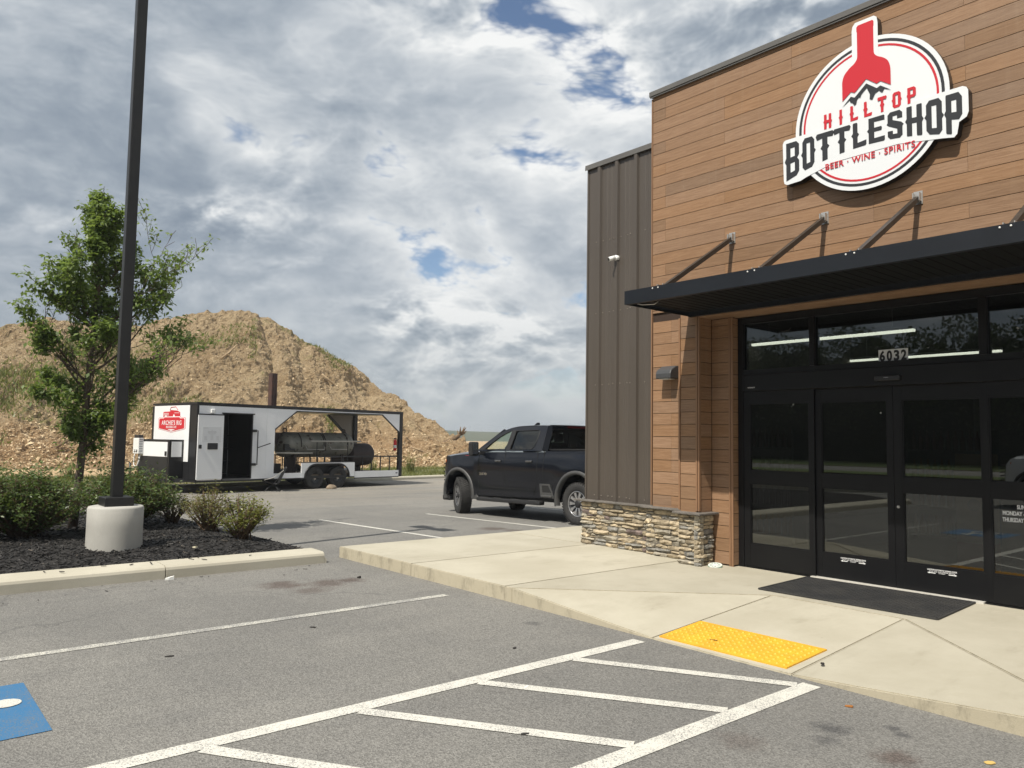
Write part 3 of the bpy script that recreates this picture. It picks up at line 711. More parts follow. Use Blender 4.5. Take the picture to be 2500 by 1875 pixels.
Dw, Dp, Dm, Ds, XC = 8.46, 8.19, 8.55, 8.60, -3.722        # planes: planks, pilaster, steel, storefront, entrance axis
SH = thing('bottle_shop', 'shop building clad in brown composite planks and dark ribbed steel with stone base', 'building', (-3.7,8.5,.15), wb=True)
SHL = Vector(SH.location)
mir = lambda x: 2*XC-x
def spart(name, bm, m, parent=SH): return obj(name, bm, m, parent)
# walls and roof behind the cladding
bm = B()
box(bm, -6.925, mir(-6.925), 8.482, 8.80, 3.462, 6.58)                         # upper front wall
for s in (0, 1):
    f = (lambda x: x) if not s else mir
    def bx(x0, x1, *a): a0, a1 = sorted((f(x0), f(x1))); box(bm, a0, a1, *a)
    bx(-6.925, -6.24, 8.482, 8.80, .1, 3.46); bx(-6.24, -5.968, 8.212, 8.80, .1, 3.36); bx(-5.966, -5.64, 8.482, 8.80, .1, 3.36)
    bx(-8.26, -6.93, 8.585, 8.80, .1, 5.86)
box(bm, -8.26, -8.08, 8.802, 24, .1, 5.84); box(bm, mir(-8.08), mir(-8.26), 8.802, 24, .1, 5.84); box(bm, -8.26, mir(-8.26), 24.002, 24.2, .1, 5.84)
box(bm, -8.07, mir(-8.07), 8.81, 24, 5.4, 5.6)
spart('wall', bm, M_BACK)
bm = B(); box(bm, -6.238, mir(-6.238), 8.212, 8.479, 3.362, 3.46); spart('portal_head', bm, M_BACK)
# side and back steel skin
spart('side_cladding', BOX(-8.283, -8.262, 8.59, 24.2, .1, 5.83), M_METAL); spart('side_cladding', BOX(mir(-8.262), mir(-8.283), 8.59, 24.2, .1, 5.83), M_METAL)
# planks: one shared mesh scaled to size
pb = bev(BOX(-.5,.5,-.5,.5,-.5,.5), .0001); PM = [mesh(BOX(-.5,.5,-.5,.5,-.5,.5), M_PLANK, 'plank'), mesh(BOX(-.5,.5,-.5,.5,-.5,.5), M_PLANKD, 'plank')]; pb.free()
prng = random.Random(11)
def plank(x0, x1, y0, y1, z0, z1, dark=None):
    dk = (prng.random() < .14) if dark is None else dark
    return put('plank', PM[dk], SH, ((x0+x1)/2-SHL.x, (y0+y1)/2-SHL.y, (z0+z1)/2-SHL.z), None, (x1-x0, y1-y0, z1-z0))
PZ = .1590; ZT = 6.527; g = .0035
lines = [ZT-PZ*k for k in range(0, 42)]
XL, XR = -6.925, mir(-6.925)
for k in range(-1, 20):
    z1 = ZT-PZ*k if k >= 0 else 6.585; z0 = ZT-PZ*(k+1)
    if k == -1: z1, z0 = 6.583, ZT
    if z0 < 3.47: z0 = 3.468
    if z1 < 3.5: break
    ph = prng.choice((-6.70,-5.74,-5.74,-4.78+1.92*-1))
    js = [ph+1.915*i for i in range(0, 6)]; js = [j for j in js if XL+.1 < j < XR-.1]
    xs = [XL]+js+[XR]
    for a, b in zip(xs, xs[1:]): plank(a+.0012, b-.0012, Dw, Dw+.02+prng.uniform(-.0012, .0012)*0, z0+g, z1-g)
for s in (0, 1):
    f = (lambda x: x) if not s else mir
    def pk(x0, x1, *a, **k): a0, a1 = sorted((f(x0), f(x1))); return plank(a0, a1, *a, **k)
    for z1 in lines:
        z0 = z1-PZ
        if z1 > 3.36+PZ or z1 < .16: continue
        zz1 = min(z1, 3.36); zz0 = max(z0, .155)
        if zz1-zz0 < .03: continue
        if zz1 > .80:                                                    # narrow bay left of the entrance
            zb = max(zz0, .82)
            if prng.random() < .5: pk(-6.912, -6.60, Dw, Dw+.02, zb+g, zz1-g); pk(-6.598, -6.265, Dw, Dw+.02, zb+g, zz1-g)
            else: pk(-6.912, -6.265, Dw, Dw+.02, zb+g, zz1-g)
            pk(-6.237, -5.998, Dp, Dp+.02, zb+g, zz1-g)                  # pilaster
            pk(-5.968, -5.950, 8.225, 8.455, zb+g, zz1-g)                # its return into the porch
        else:
            pk(-5.968, -5.950, 8.30, 8.455, zz0+g, zz1-g)
        pk(-5.945, -5.690, Dw, Dw+.02, zz0+g, min(zz1, 3.275)-g)         # inner pilaster
        pk(-5.646, -5.632, 8.462, 8.575, zz0+g, min(zz1, 3.275)-g)
    bm = B()
    def bx(x0, x1, *a): a0, a1 = sorted((f(x0), f(x1))); box(bm, a0, a1, *a)
    bx(-6.945, -6.927, 8.452, 8.58, .82, 6.56); spart('corner_trim', bm, M_TRIM); bm = B()
    bx(-6.262, -6.240, 8.178, 8.30, .82, 3.30); spart('corner_trim', bm, M_TRIM); bm = B()
    bx(-5.996, -5.972, 8.180, 8.21, .82, 3.30); spart('corner_trim', bm, M_TRIM); bm = B()
    bx(-5.966, -5.944, 8.186, 8.222, .82, 3.30); spart('corner_trim', bm, M_TRIM); bm = B()
    bx(-5.688, -5.664, 8.448, 8.476, .152, 3.275); spart('corner_trim', bm, M_TRIM); bm = B()
    bx(-5.659, -5.628, 8.452, 8.459, .152, 3.275); spart('corner_trim', bm, M_TRIM)
for k in range(3):                                                        # porch soffit
    y0 = 8.195+k*.142; plank(-5.948, mir(-5.948), y0, y0+.139, 3.282, 3.30, False)
# copings
bm = B(); box(bm, -6.965, mir(-6.965), 8.415, 8.86, 6.588, 6.66); box(bm, -6.955, mir(-6.955), 8.425, 8.435, 6.565, 6.587); spart('coping', bev(bm, .006), M_COPE)
for s in (0, 1):
    f = (lambda x: x) if not s else mir
    bm = B(); a0, a1 = sorted((f(-8.315), f(-6.949))); box(bm, a0, a1, 8.515, 8.86, 5.905, 5.965); box(bm, a0+.004, a1-.004, 8.507, 8.514, 5.885, 5.93)
    spart('coping', bm, M_COPE)
    # ribbed steel panels
    def ribbed(x0, x1, ribs):
        bm = B(); P = [(x0, Dm)]
        for r in ribs:
            P += [(r-.045, Dm), (r-.030, Dm-.036), (r+.022, Dm-.036), (r+.040, Dm)]
            P += [(r+.13, Dm), (r+.138, Dm-.006), (r+.15, Dm-.006), (r+.158, Dm), (r+.215, Dm), (r+.223, Dm-.006), (r+.235, Dm-.006), (r+.243, Dm)]
        P = [p for p in P if x0 <= p[0] <= x1]+[(x1, Dm)]
        P = sorted(set(P)); A = [bm.verts.new((f(x), y, .80)) for x, y in P]; C = [bm.verts.new((f(x), y, 5.90)) for x, y in P]
        D_ = [bm.verts.new((f(x), Dm+.03, z)) for x in (x0, x1) for z in (.80, 5.90)]
        for i in range(len(P)-1): bm.faces.new((A[i], A[i+1], C[i+1], C[i]))
        bm.faces.new((A[0], C[0], D_[1], D_[0])); bm.faces.new((A[-1], D_[2], D_[3], C[-1])); bm.faces.new((D_[0], D_[1], D_[3], D_[2]))
        return bm
    rb = (-8.02, -7.665, -7.335)
    spart('steel_panel', ribbed(-8.280, -7.338, (-8.02, -7.665)), M_METAL); spart('steel_panel', ribbed(-7.334, -6.948, (-7.29,)), M_METAL)
    bm = B(); a0, a1 = sorted((f(-8.287), f(-8.255))); box(bm, a0, a1, Dm-.012, Dm-.004, .80, 5.89); a0, a1 = sorted((f(-6.975), f(-6.948))); box(bm, a0, a1, Dm-.010, Dm-.003, .80, 5.89); spart('corner_flashing', bm, M_METAL)
    bm = B()
    for z in (.87, 2.53, 3.62, 4.72):
        for r in rb:
            for dx in (-.075, .065, .20): cyl(bm, (f(r+dx), Dm-.007, z+.01*math.sin(r*50+z)), (f(r+dx), Dm+.01, z), .0085, n=6)
    o = spart('screws', bm, mat('screw_brown', (.22,.19,.16), .4)); o['kind'] = 'stuff'
# ------------------------------------------------------------------ stone base
SC = [(.44,.365,.25),(.345,.31,.245),(.51,.42,.29),(.20,.155,.14),(.28,.27,.245),(.37,.305,.21)]
M_ST = [mat('ledgestone_%d' % i, c_, .9, col2=tuple(x*.62 for x in c_), vs_=16, bump=.9, bscale=26, bdet=6, rnd=.22, speck=((.52,.45,.33) if i in (1,4) else tuple(x*1.25 for x in c_), 9, .58, .72)) for i, c_ in enumerate(SC)]
def stone_mesh(seed, m):
    rr = random.Random(seed); bm = BOX(-.5,.5,-.5,.5,-.5,.5)
    bmesh.ops.subdivide_edges(bm, edges=[e for e in bm.edges if abs(e.verts[0].co.x-e.verts[1].co.x) > .5], cuts=2)
    bmesh.ops.subdivide_edges(bm, edges=[e for e in bm.edges if abs(e.verts[0].co.z-e.verts[1].co.z) > .5], cuts=1)
    for v in bm.verts:
        c = v.co
        if c.y < -.4:
            edge = (abs(c.x) > .45)+(abs(c.z) > .45)
            c.y += rr.uniform(-.10,.12)+edge*.16
            c.z *= 1-.06*edge-rr.uniform(0,.08); c.x *= 1-.02*edge-rr.uniform(0,.03)
            if abs(c.z) < .1: c.z += rr.uniform(-.22,.22)
        else: c.z *= .97
    return mesh(bm, m, 'stone')
STM = [[stone_mesh(i*9+k, M_ST[i]) for k in range(4)] for i in range(6)]
srng = random.Random(5)
STB = M_MORT = mat('mortar', (.20,.18,.145), .95, col2=(.12,.105,.085), vs_=20, bump=.5)
def stones(u0, u1, z0, z1, place, ends=True):
    z = z0
    while z < z1-.012:
        h = srng.uniform(.036, .072)
        if z1-(z+h) < .03: h = z1-z
        u = u0-srng.uniform(0, .09); first = True
        while u < u1-.004:
            l = srng.uniform(.10, .33)
            if u1-(u+l) < .05: l = u1-u
            a = max(u, u0)
            if u+l-a > .015:
                i = srng.choices(range(6), (24,24,20,7,13,18))[0]; hh = h
                if srng.random() < .16 and l < .2 and h > .05:      # two thin ones on top of each other
                    place(a, u+l, z, z+h*.48, i); place(a, u+l, z+h*.5, z+h, srng.randrange(6))
                else: place(a, u+l, z, z+h, i)
            u += l
        z += h
for s in (0, 1):
    f = (lambda x: x) if not s else mir
    def pf(yf, d=.085):
        def place(a, b, z0, z1, i):
            dd = d+srng.uniform(-.018, .022); k = .0035
            put('stone', STM[i][srng.randrange(4)], SH, (f((a+b)/2)-SHL.x, yf+.10-dd/2-SHL.y, (z0+z1)/2-SHL.z), (0, 0, 0), (b-a-k, dd, z1-z0-k))
        return place
    def pr(xf, d=.075):
        def place(a, b, z0, z1, i):
            dd = d+srng.uniform(-.012, .018); k = .0035
            put('stone', STM[i][srng.randrange(4)], SH, (f(xf-.08+dd/2)-SHL.x, (a+b)/2-SHL.y, (z0+z1)/2-SHL.z), (0, 0, R(90) if not s else R(-90)), (b-a-k, dd, z1-z0-k))
        return place
    if not s:
        stones(-8.31, -6.99, .152, .775, pf(8.455)); stones(-6.985, -6.235, .152, .775, pf(8.365)); stones(-6.23, -5.885, .152, .775, pf(8.095)); stones(8.10, 8.43, .152, .775, pr(-5.885))
    bm = B()
    def bx(x0, x1, *a): a0, a1 = sorted((f(x0), f(x1))); box(bm, a0, a1, *a)
    bx(-8.30, -6.985, 8.498, 8.58, .1, .78); bx(-6.98, -6.232, 8.408, 8.48, .1, .78); bx(-6.225, -5.93, 8.14, 8.21, .1, .78); bx(-5.97, -5.925, 8.211, 8.44, .1, .78)
    spart('mortar_bed', bm, M_MORT)
    bm = B()
    prof_pts = [(-8.40,8.425),(-6.27,8.335),(-6.27,8.045),(-5.835,8.045),(-5.835,8.455),(-5.972,8.455),(-5.972,8.215),(-6.235,8.215),(-6.235,8.482),(-6.945,8.482),(-6.945,8.56),(-8.40,8.56)]
    prof_pts = [(-8.40,8.415),(-7.02,8.415),(-7.02,8.325),(-6.268,8.325),(-6.268,8.048),(-5.838,8.048),(-5.838,8.452),(-5.948,8.452),(-5.948,8.20),(-6.235,8.20),(-6.235,8.455),(-6.93,8.455),(-6.93,8.55),(-8.40,8.55)]
    for i in range(1):
        prism(bm, [(f(x), y) for x, y in prof_pts], [], lambda u, v, d_: (u, v, d_), .781, .806)
    spart('stone_cap', bev(bm, .004), mat('cap_stone', (.16,.145,.13), .75, col2=(.115,.105,.095), vs_=7, bump=.6, bscale=40))
# ------------------------------------------------------------------ storefront
bm = B()
box(bm, -5.626, -5.552, 8.565, 8.70, .152, 3.27); spart('jamb', bm, M_ALU); bm = B(); box(bm, mir(-5.552), mir(-5.626), 8.565, 8.70, .152, 3.27); spart('jamb', bm, M_ALU)
bm = B(); box(bm, -5.55, mir(-5.55), 8.567, 8.70, 3.19, 3.272); spart('head_rail', bm, M_ALU)
bm = B(); box(bm, -5.55, mir(-5.55), 8.567, 8.70, 2.545, 2.606); spart('transom_rail', bm, M_ALU)
OPB = spart('door_operator_header', bev(BOX(-5.545, mir(-5.545), 8.545, 8.70, 2.335, 2.543), .006), M_ALU)
for x0, x1 in ((-4.660,-4.597),(-2.851,-2.776)): spart('mullion', BOX(x0, x1, 8.565, 8.70, 2.608, 3.188), M_ALU)
def pane(x0, x1, z0, z1, parent=SH, y=8.612): return obj('pane', BOX(x0, x1, y, y+.008, z0, z1), M_GLASS, parent) if parent is SH else put('pane', mesh(BOX(x0, x1, y, y+.008, z0, z1), M_GLASS, 'pane'), parent)
pane(-5.551, -4.661, 2.607, 3.189); pane(-4.596, -2.852, 2.607, 3.189); pane(-2.775, mir(-5.551), 2.607, 3.189)
def door(x0, x1, gx0, gx1, y0, name, label):
    bm = B(); y1 = y0+.045
    box(bm, x0, gx0, y0, y1, .172, 2.333); box(bm, gx1, x1, y0, y1, .172, 2.333)
    e = .0005
    for z0, z1 in ((.172,.444),(1.193,1.342),(2.185,2.333)): box(bm, gx0+e, gx1-e, y0+.0015, y1-.0015, z0, z1)
    o = spart(name, bm, M_ALU); o['label'] = label
    bm = B()
    for z0, z1 in ((.444,1.193),(1.342,2.185)):
        for q in ((gx0,gx0+.014,z0,z1),(gx1-.014,gx1,z0,z1),(gx0+.0145,gx1-.0145,z0,z0+.014),(gx0+.0145,gx1-.0145,z1-.014,z1)): box(bm, q[0], q[1], y0+.006, y0+.02, q[2], q[3])
    put('glazing_bead', mesh(bm, M_ALU), o)
    for z0, z1 in ((.446,1.191),(1.344,2.183)): put('pane', mesh(BOX(gx0+.002, gx1-.002, y0+.021, y0+.028, z0, z1), M_GLASS), o)
    return o
D1 = door(-5.550, -4.616, -5.471, -4.678, 8.575, 'sidelight', 'fixed glazed sidelight left of the sliding doors')
D2 = door(-4.612, -3.7245, -4.549, -3.785, 8.603, 'sliding_door', 'left leaf of the black glazed sliding doors')
D3 = door(-3.7195, -2.832, -3.633, -2.860, 8.603, 'sliding_door', 'right leaf of the black glazed sliding doors')
D4 = door(-2.828, mir(-5.550), -2.787, mir(-5.471), 8.575, 'sidelight', 'fixed glazed sidelight right of the sliding doors')
bm = cyl(B(), (-3.682,8.604,1.031), (-3.682,8.592,1.031), .017, .014, 14); put('lock_cylinder', mesh(bm, M_STEEL), D3)
spart('threshold', BOX(-4.66, -2.86, 8.535, 8.70, .1505, .169), mat('threshold_aluminium', (.62,.60,.55), .5, metal=.2)); spart('threshold', BOX(-5.55,-4.662,8.572,8.70,.1505,.166), M_ALU); spart('threshold', BOX(-2.858,mir(-5.55),8.572,8.70,.1505,.166), M_ALU)
obj('door_sensor', bev(BOX(-3.872,-3.606,8.50,8.545,2.388,2.440), .006), M_BLKP, SH)
# lettering on glass and doors
M_LW = mat('white_vinyl', (.80,.80,.80), .6); M_LB = mat('black_vinyl', (.012,.012,.013), .5); M_LG = mat('grey_print', (.45,.45,.45), .6)
RX = (R(90), 0, 0)
def put_text(body, size, m, x, y, z, width=None, parent=SH, **k):
    me = text(body, size, m, width, **k); o = put('lettering', me, parent, None, RX)
    o.location = Vector((x, y, z))-(SHL if parent is SH else Vector((0,0,0))); o['label'] = 'lettering reading '+body.replace('\n', ' '); return o
NP = spart('number_plate', BOX(-3.866,-3.553,8.604,8.610,2.600,2.734), mat('number_plate_silver', (.62,.62,.62), .4)); NP['label'] = 'silver plate with the street number'
for k, ch in enumerate('6032'): put_text(ch, .150, M_LB, -3.853+k*.0765, 8.6025, 2.613, .058, NP, bold=.006)
put_text('STANLEY', .020, M_LW, -5.471, 8.5435, 2.372, .10)
put_text('STANLEY', .012, M_LG, -3.77, 8.4985, 2.415, .05)
for D_, x in ((D2, -4.328), (D3, -3.402)):
    put_text('CAUTION AUTOMATIC SLIDING DOOR', .021, M_LW, x, 8.6015, .405, .285, D_, bold=.0002)
    put_text('Door may close without warning', .016, M_LW, x+.02, 8.6015, .391, .245, D_)
    put_text('STANLEY', .013, M_LW, x+.11, 8.6015, .377, .065, D_)
    for sg, x0 in ((1, x), (-1, x+.285)):
        bm = B(); bm.faces.new([bm.verts.new((x0+sg*a, 8.6010, .380+b_)) for a, b_ in ((0,0),(.022,-.009),(.022,-.004),(.08,-.004),(.08,.004),(.022,.004),(.022,.009))])
        put('arrow', mesh(bm, M_LW), D_)
yg = 8.5955
put_text('SUNDAY', .056, M_LW, -2.567, yg, 1.094, .148, D4, bold=.0012)
put_text('MONDAY - WEDNESDAY', .056, M_LW, -2.690, yg, 1.031, .43, D4, bold=.0012); put_text('THURSDAY', .056, M_LW, -2.693, yg, .968, .180, D4, bold=.0012)
# ------------------------------------------------------------------ inside the shop
M_FLOOR = mat('shop_floor', (.20,.19,.175), .35); M_INW = mat('shop_wall', (.16,.15,.14), .9); M_CEIL = mat('shop_ceiling', (.05,.05,.05), .95)
spart('shop_floor', BOX(-8.06, mir(-8.06), 8.72, 23.9, .10, .149), M_FLOOR)
spart('shop_ceiling', BOX(-8.06, mir(-8.06), 8.82, 23.9, 3.95, 4.0), M_CEIL)
bm = B(); box(bm, -8.068, -8.062, 8.82, 23.9, .155, 3.94); box(bm, mir(-8.062), mir(-8.068), 8.82, 23.9, .155, 3.94); box(bm, -8.06, mir(-8.06), 23.7, 23.8, .155, 3.94); spart('shop_inner_wall', bm, M_INW)
bm = B(); box(bm, -8.06,-5.64,8.81,8.83,.155,3.94); box(bm, mir(-5.64),mir(-8.06),8.81,8.83,.155,3.94); box(bm,-5.64,mir(-5.64),8.81,8.83,3.30,3.94); spart('shop_front_lining', bm, M_INW)
M_TUBE = mat('fluorescent_tube', (1,1,1), .5, emit=(1,.97,.86,3.6))
k = 0
for y, xs_ in ((12.66, ((-8.0,-5.12),)), (16.5, ((-8.02,-5.1),))):
    for x0, x1 in xs_:
        k += 1
        t = thing('strip_light', ('nearer' if k == 1 else 'farther')+' bright fluorescent strip light seen through the transom glass', 'strip light', ((x0+x1)/2, y, 3.5), group='strip lights in the shop')
        obj('tube', BOX((x0-x1)/2, (x1-x0)/2, -.035, .035, -.02, .02), M_TUBE, t); obj('housing', BOX((x0-x1)/2, (x1-x0)/2, -.05, .05, .021, .07), M_WHT, t)
        bm = B(); [cyl(bm, (q, 0, .07), (q, 0, .44), .004, n=5) for q in (-1.1, 1.1)]; obj('hanger', bm, M_STEEL, t)
M_SHELF = mat('shelf_steel', (.10,.09,.08), .6)
BOT = [mat('bottle_%d' % i, c_, .15, coat=.3) for i, c_ in enumerate(((.06,.03,.01),(.02,.06,.02),(.25,.10,.02),(.12,.02,.02),(.3,.28,.2)))]
def bottle_mesh(m):
    return mesh(lathe(B(), [(.001,0),(.036,.002),(.038,.02),(.038,.18),(.03,.215),(.014,.235),(.013,.30),(.001,.302)], n=8), m, 'bottle')
BM = [bottle_mesh(x) for x in BOT]
k = 0
for (x, y) in ((-6.9,11.2),(-4.9,13.4),(-1.9,12.2),(-.4,11.0)):
    t = thing('bottle_shelf', ['dark shelf of bottles behind the left sidelight glass','dark shelf of bottles behind the left sliding door','dark shelf of bottles behind the right sidelight, farther in','dark shelf of bottles at the right inside the shop'][k], 'shelf', (x, y, .15), group='shelves inside the shop'); k += 1
    bm = B(); [box(bm, -.6, .6, -.18, .18, z, z+.025) for z in (.1,.55,1.0,1.45)]; obj('shelf_board', bm, M_SHELF, t)
    bm = B(); [box(bm, sx-.015, sx+.015, -.18, .18, 0, 1.8) for sx in (-.616,.616)]; obj('side_panel', bm, M_SHELF, t)
    for z in (.125,.575,1.025,1.475):
        i = 0; xx = -.54
        c_ = srng.randrange(5)
        bm = B()
        while xx < .56:
            lathe(bm, [(.001,0),(.036,.002),(.038,.18),(.014,.235),(.013,.30),(.001,.302)], c=(xx, -.06, z), n=7); xx += .105
        o = obj('bottle_row', bm, BOT[c_], t)
t = thing('display_stand', 'tall orange and red cardboard display standing behind the right sliding door', 'display', (-3.42,10.1,.15))
bm = B(); box(bm,-.19,.19,-.12,.12,0,.42); obj('base_panel', bm, mat('display_red', (.30,.05,.02), .6), t)
obj('front_panel', BOX(-.19,.19,-.115,.115,.421,1.45), mat('display_tan', (.36,.22,.10), .6), t); obj('emblem', cyl(B(), (0,-.118,.86), (0,-.1155,.86), .07, n=20), mat('display_dark', (.05,.03,.02), .6), t)
t = tag(obj('entrance_column', BOX(-3.02,-2.86,12.6,12.76,.15,3.94), mat('column_red', (.16,.02,.015), .5)), 'dark red column seen through the right sliding door', 'column')
# ------------------------------------------------------------------ canopy
x0, x1 = -6.09, mir(-6.09); yf, yb, zb, z1 = 6.92, 8.188, 3.303, 3.465
CN = SH
bm = B(); box(bm, x0, x1, yf, yf+.012, zb, z1); box(bm, x0, x1, yf+.0125, yf+.07, z1-.010, z1-.001); box(bm, x0, x1, yf+.0125, yf+.06, zb+.001, zb+.010); spart('canopy_fascia', bm, M_CANO)
for xx0, xx1 in ((x0, x0+.012), (x1-.012, x1)): spart('canopy_end_channel', BOX(xx0, xx1, yf+.013, yb, zb+.0015, z1-.0015), M_CANO)
spart('canopy_wall_channel', BOX(x0+.013, x1-.013, yb-.06, yb-.001, zb-.008, z1-.02), M_CANO)
bm = B(); xx = x0+.014; P = []
while xx < x1-.02:
    P += [(xx,3.352),(xx+.088,3.352),(xx+.094,3.358),(xx+.104,3.358)]; xx += .11
A = [bm.verts.new((x, yf+.071, z)) for x, z in P]; C = [bm.verts.new((x, yb-.061, z)) for x, z in P]
for i in range(len(P)-1): bm.faces.new((A[i], A[i+1], C[i+1], C[i]))
spart('canopy_deck', bm, mat('canopy_deck_black', (.0045,.0047,.005), .7, spec=.2))
BX = [-5.625, -4.385, -3.352, -2.088, -.85+.02]
for x in BX[:4]+[mir(-5.625)]:
    o = spart('canopy_brace', bar(B(), (x, 7.06, 3.462), (x, 8.425, 4.285), .050, .052), M_BRZ)
    put('wall_plate', mesh(BOX(x-.045, x+.045, 8.448, 8.459, 4.23, 4.37), M_STEEL), o); [put('clevis', mesh(BOX(q-.004, q+.004, 8.39, 8.447, 4.255, 4.345), M_STEEL), o) for q in (x-.032, x+.032)]
    [put('foot_bracket', mesh(BOX(q-.004, q+.004, 7.0, 7.09, 3.4655, 3.50), M_STEEL), o) for q in (x-.041, x+.041)]
    for dx in (-.04, .04):
        put('bolt', mesh(lathe(B(), [(.0085,-.0),(.0085,-.004),(.005,-.008),(.001,-.009)], (x+dx, yf-.0005, 3.442), 'y', 10), M_WHT), o)
spart('canopy_conduit', tube(B(), [(-5.98,7.02,3.315),(-5.93,7.05,3.30),(-5.8,7.12,3.30),(-5.76,7.14,3.33)], .006, 6), M_STEEL)
# ================================================================== shop sign
SG = thing('shop_sign', 'round white shop sign with red bottle reading HILLTOP BOTTLESHOP above the canopy', 'sign', (-3.83,8.35,5.32), wb=True)
M_SW = mat('sign_white', (.74,.76,.78), .35); M_SR = mat('sign_red', (.53,.016,.028), .45); M_SK = mat('sign_charcoal', (.026,.027,.030), .4); M_SB = mat('sign_return_black', (.012,.012,.013), .3)
YS = 8.350; CX, CZ, CR = -3.830, 5.340, .848
fy = lambda u, v, d_: (u, d_, v)
def circ(r, n=72, cx=CX, cz=CZ, a0=0, a1=360): return [(cx+r*math.cos(R(a0+(a1-a0)*i/n)), cz+r*math.sin(R(a0+(a1-a0)*i/n))) for i in range(n if a1-a0 == 360 else n+1)]
def flat(name, outer, holes, m, y0, y1=None, parent=SG): return obj(name, prism(B(), outer, holes, fy, y0, y0+.003 if y1 is None else y1), m, parent)
# returns (dark body) and white faces
NECK = [(-3.985,5.9),(-3.985,6.33),(-3.975,6.385),(-3.945,6.42),(-3.735,6.42),(-3.705,6.395),(-3.695,6.33),(-3.695,5.9)]
BAN = [(-4.845,5.27),(-4.83,5.305),(-4.80,5.315),(-2.86,5.315),(-2.825,5.295),(-2.81,5.26),(-2.81,5.04),(-2.83,4.99),(-2.90,4.955),(-2.92,4.84),(-2.95,4.81),(-3.05,4.83),(-3.5,4.90),(-4.2,4.89),(-4.55,4.80),(-4.62,4.775),(-4.79,4.765),(-4.825,4.785),(-4.835,4.82)]
for nm, shp, e in (('disc_body', circ(CR), 0), ('neck_body', NECK, .0006), ('banner_body', BAN, .0012)):
    obj(nm, prism(B(), shp, [], fy, YS+.0012+e, Dw-.012), M_SB, SG)
flat('disc_face', circ(CR), [], M_SW, YS-.002, YS+.001)
flat('black_ring', circ(.803), [circ(.773)], M_SK, YS-.004, YS-.0021); flat('red_ring', circ(.748), [circ(.725)], M_SR, YS-.004, YS-.0021)
flat('neck_face', NECK, [], M_SW, YS-.0062, YS-.0041); flat('banner_face', BAN, [], M_SW, YS-.0066, YS-.0042)
def sm(pts, n=6):
    """Catmull-Rom smoothing"""
    out = []
    for i in range(len(pts)-1):
        p0, p1, p2, p3 = pts[max(i-1,0)], pts[i], pts[i+1], pts[min(i+2,len(pts)-1)]
        for k in range(n):
            t = k/n; out.append(tuple(.5*(2*b+(c-a)*t+(2*a-5*b+4*c-d)*t*t+(3*b-a-3*c+d)*t**3) for a, b, c, d in zip(p0,p1,p2,p3)))
    return out+[pts[-1]]
Rr = sm([(-3.742,6.03),(-3.735,5.985),(-3.70,5.945),(-3.645,5.91),(-3.595,5.86),(-3.57,5.79),(-3.565,5.72)])
L_ = sm([(-4.102,5.72),(-4.10,5.79),(-4.075,5.86),(-4.02,5.915),(-3.965,5.95),(-3.932,5.99),(-3.925,6.03)])
bot = [(-3.742,6.30),(-3.738,6.312),(-3.738,6.36),(-3.752,6.378),(-3.914,6.378),(-3.93,6.36),(-3.93,6.312),(-3.925,6.30)]
BOTL = [(-3.742,6.30)]+Rr+[(-3.565,5.575),(-3.675,5.655),(-3.715,5.638),(-3.83,5.732),(-3.96,5.617),(-4.003,5.640),(-4.102,5.562)]+L_+[(-3.925,6.30)]+bot[::-1][1:]
flat('bottle_emblem', BOTL, [], M_SR, YS-.0085, YS-.0066)
PEAK = [(-4.102,5.497),(-4.005,5.586),(-3.962,5.562),(-3.83,5.680),(-3.715,5.587),(-3.676,5.604),(-3.565,5.520),(-3.635,5.556),(-3.655,5.520),(-3.672,5.53),(-3.69,5.555),(-3.735,5.535),(-3.765,5.475),(-3.795,5.49),(-3.79,5.545),(-3.825,5.63),(-3.885,5.575),(-3.90,5.54),(-3.912,5.55),(-3.935,5.53),(-3.945,5.485),(-3.965,5.472),(-3.985,5.508),(-4.01,5.523),(-4.02,5.55)]
flat('mountain_emblem', PEAK, [], M_SK, YS-.0085, YS-.0066)
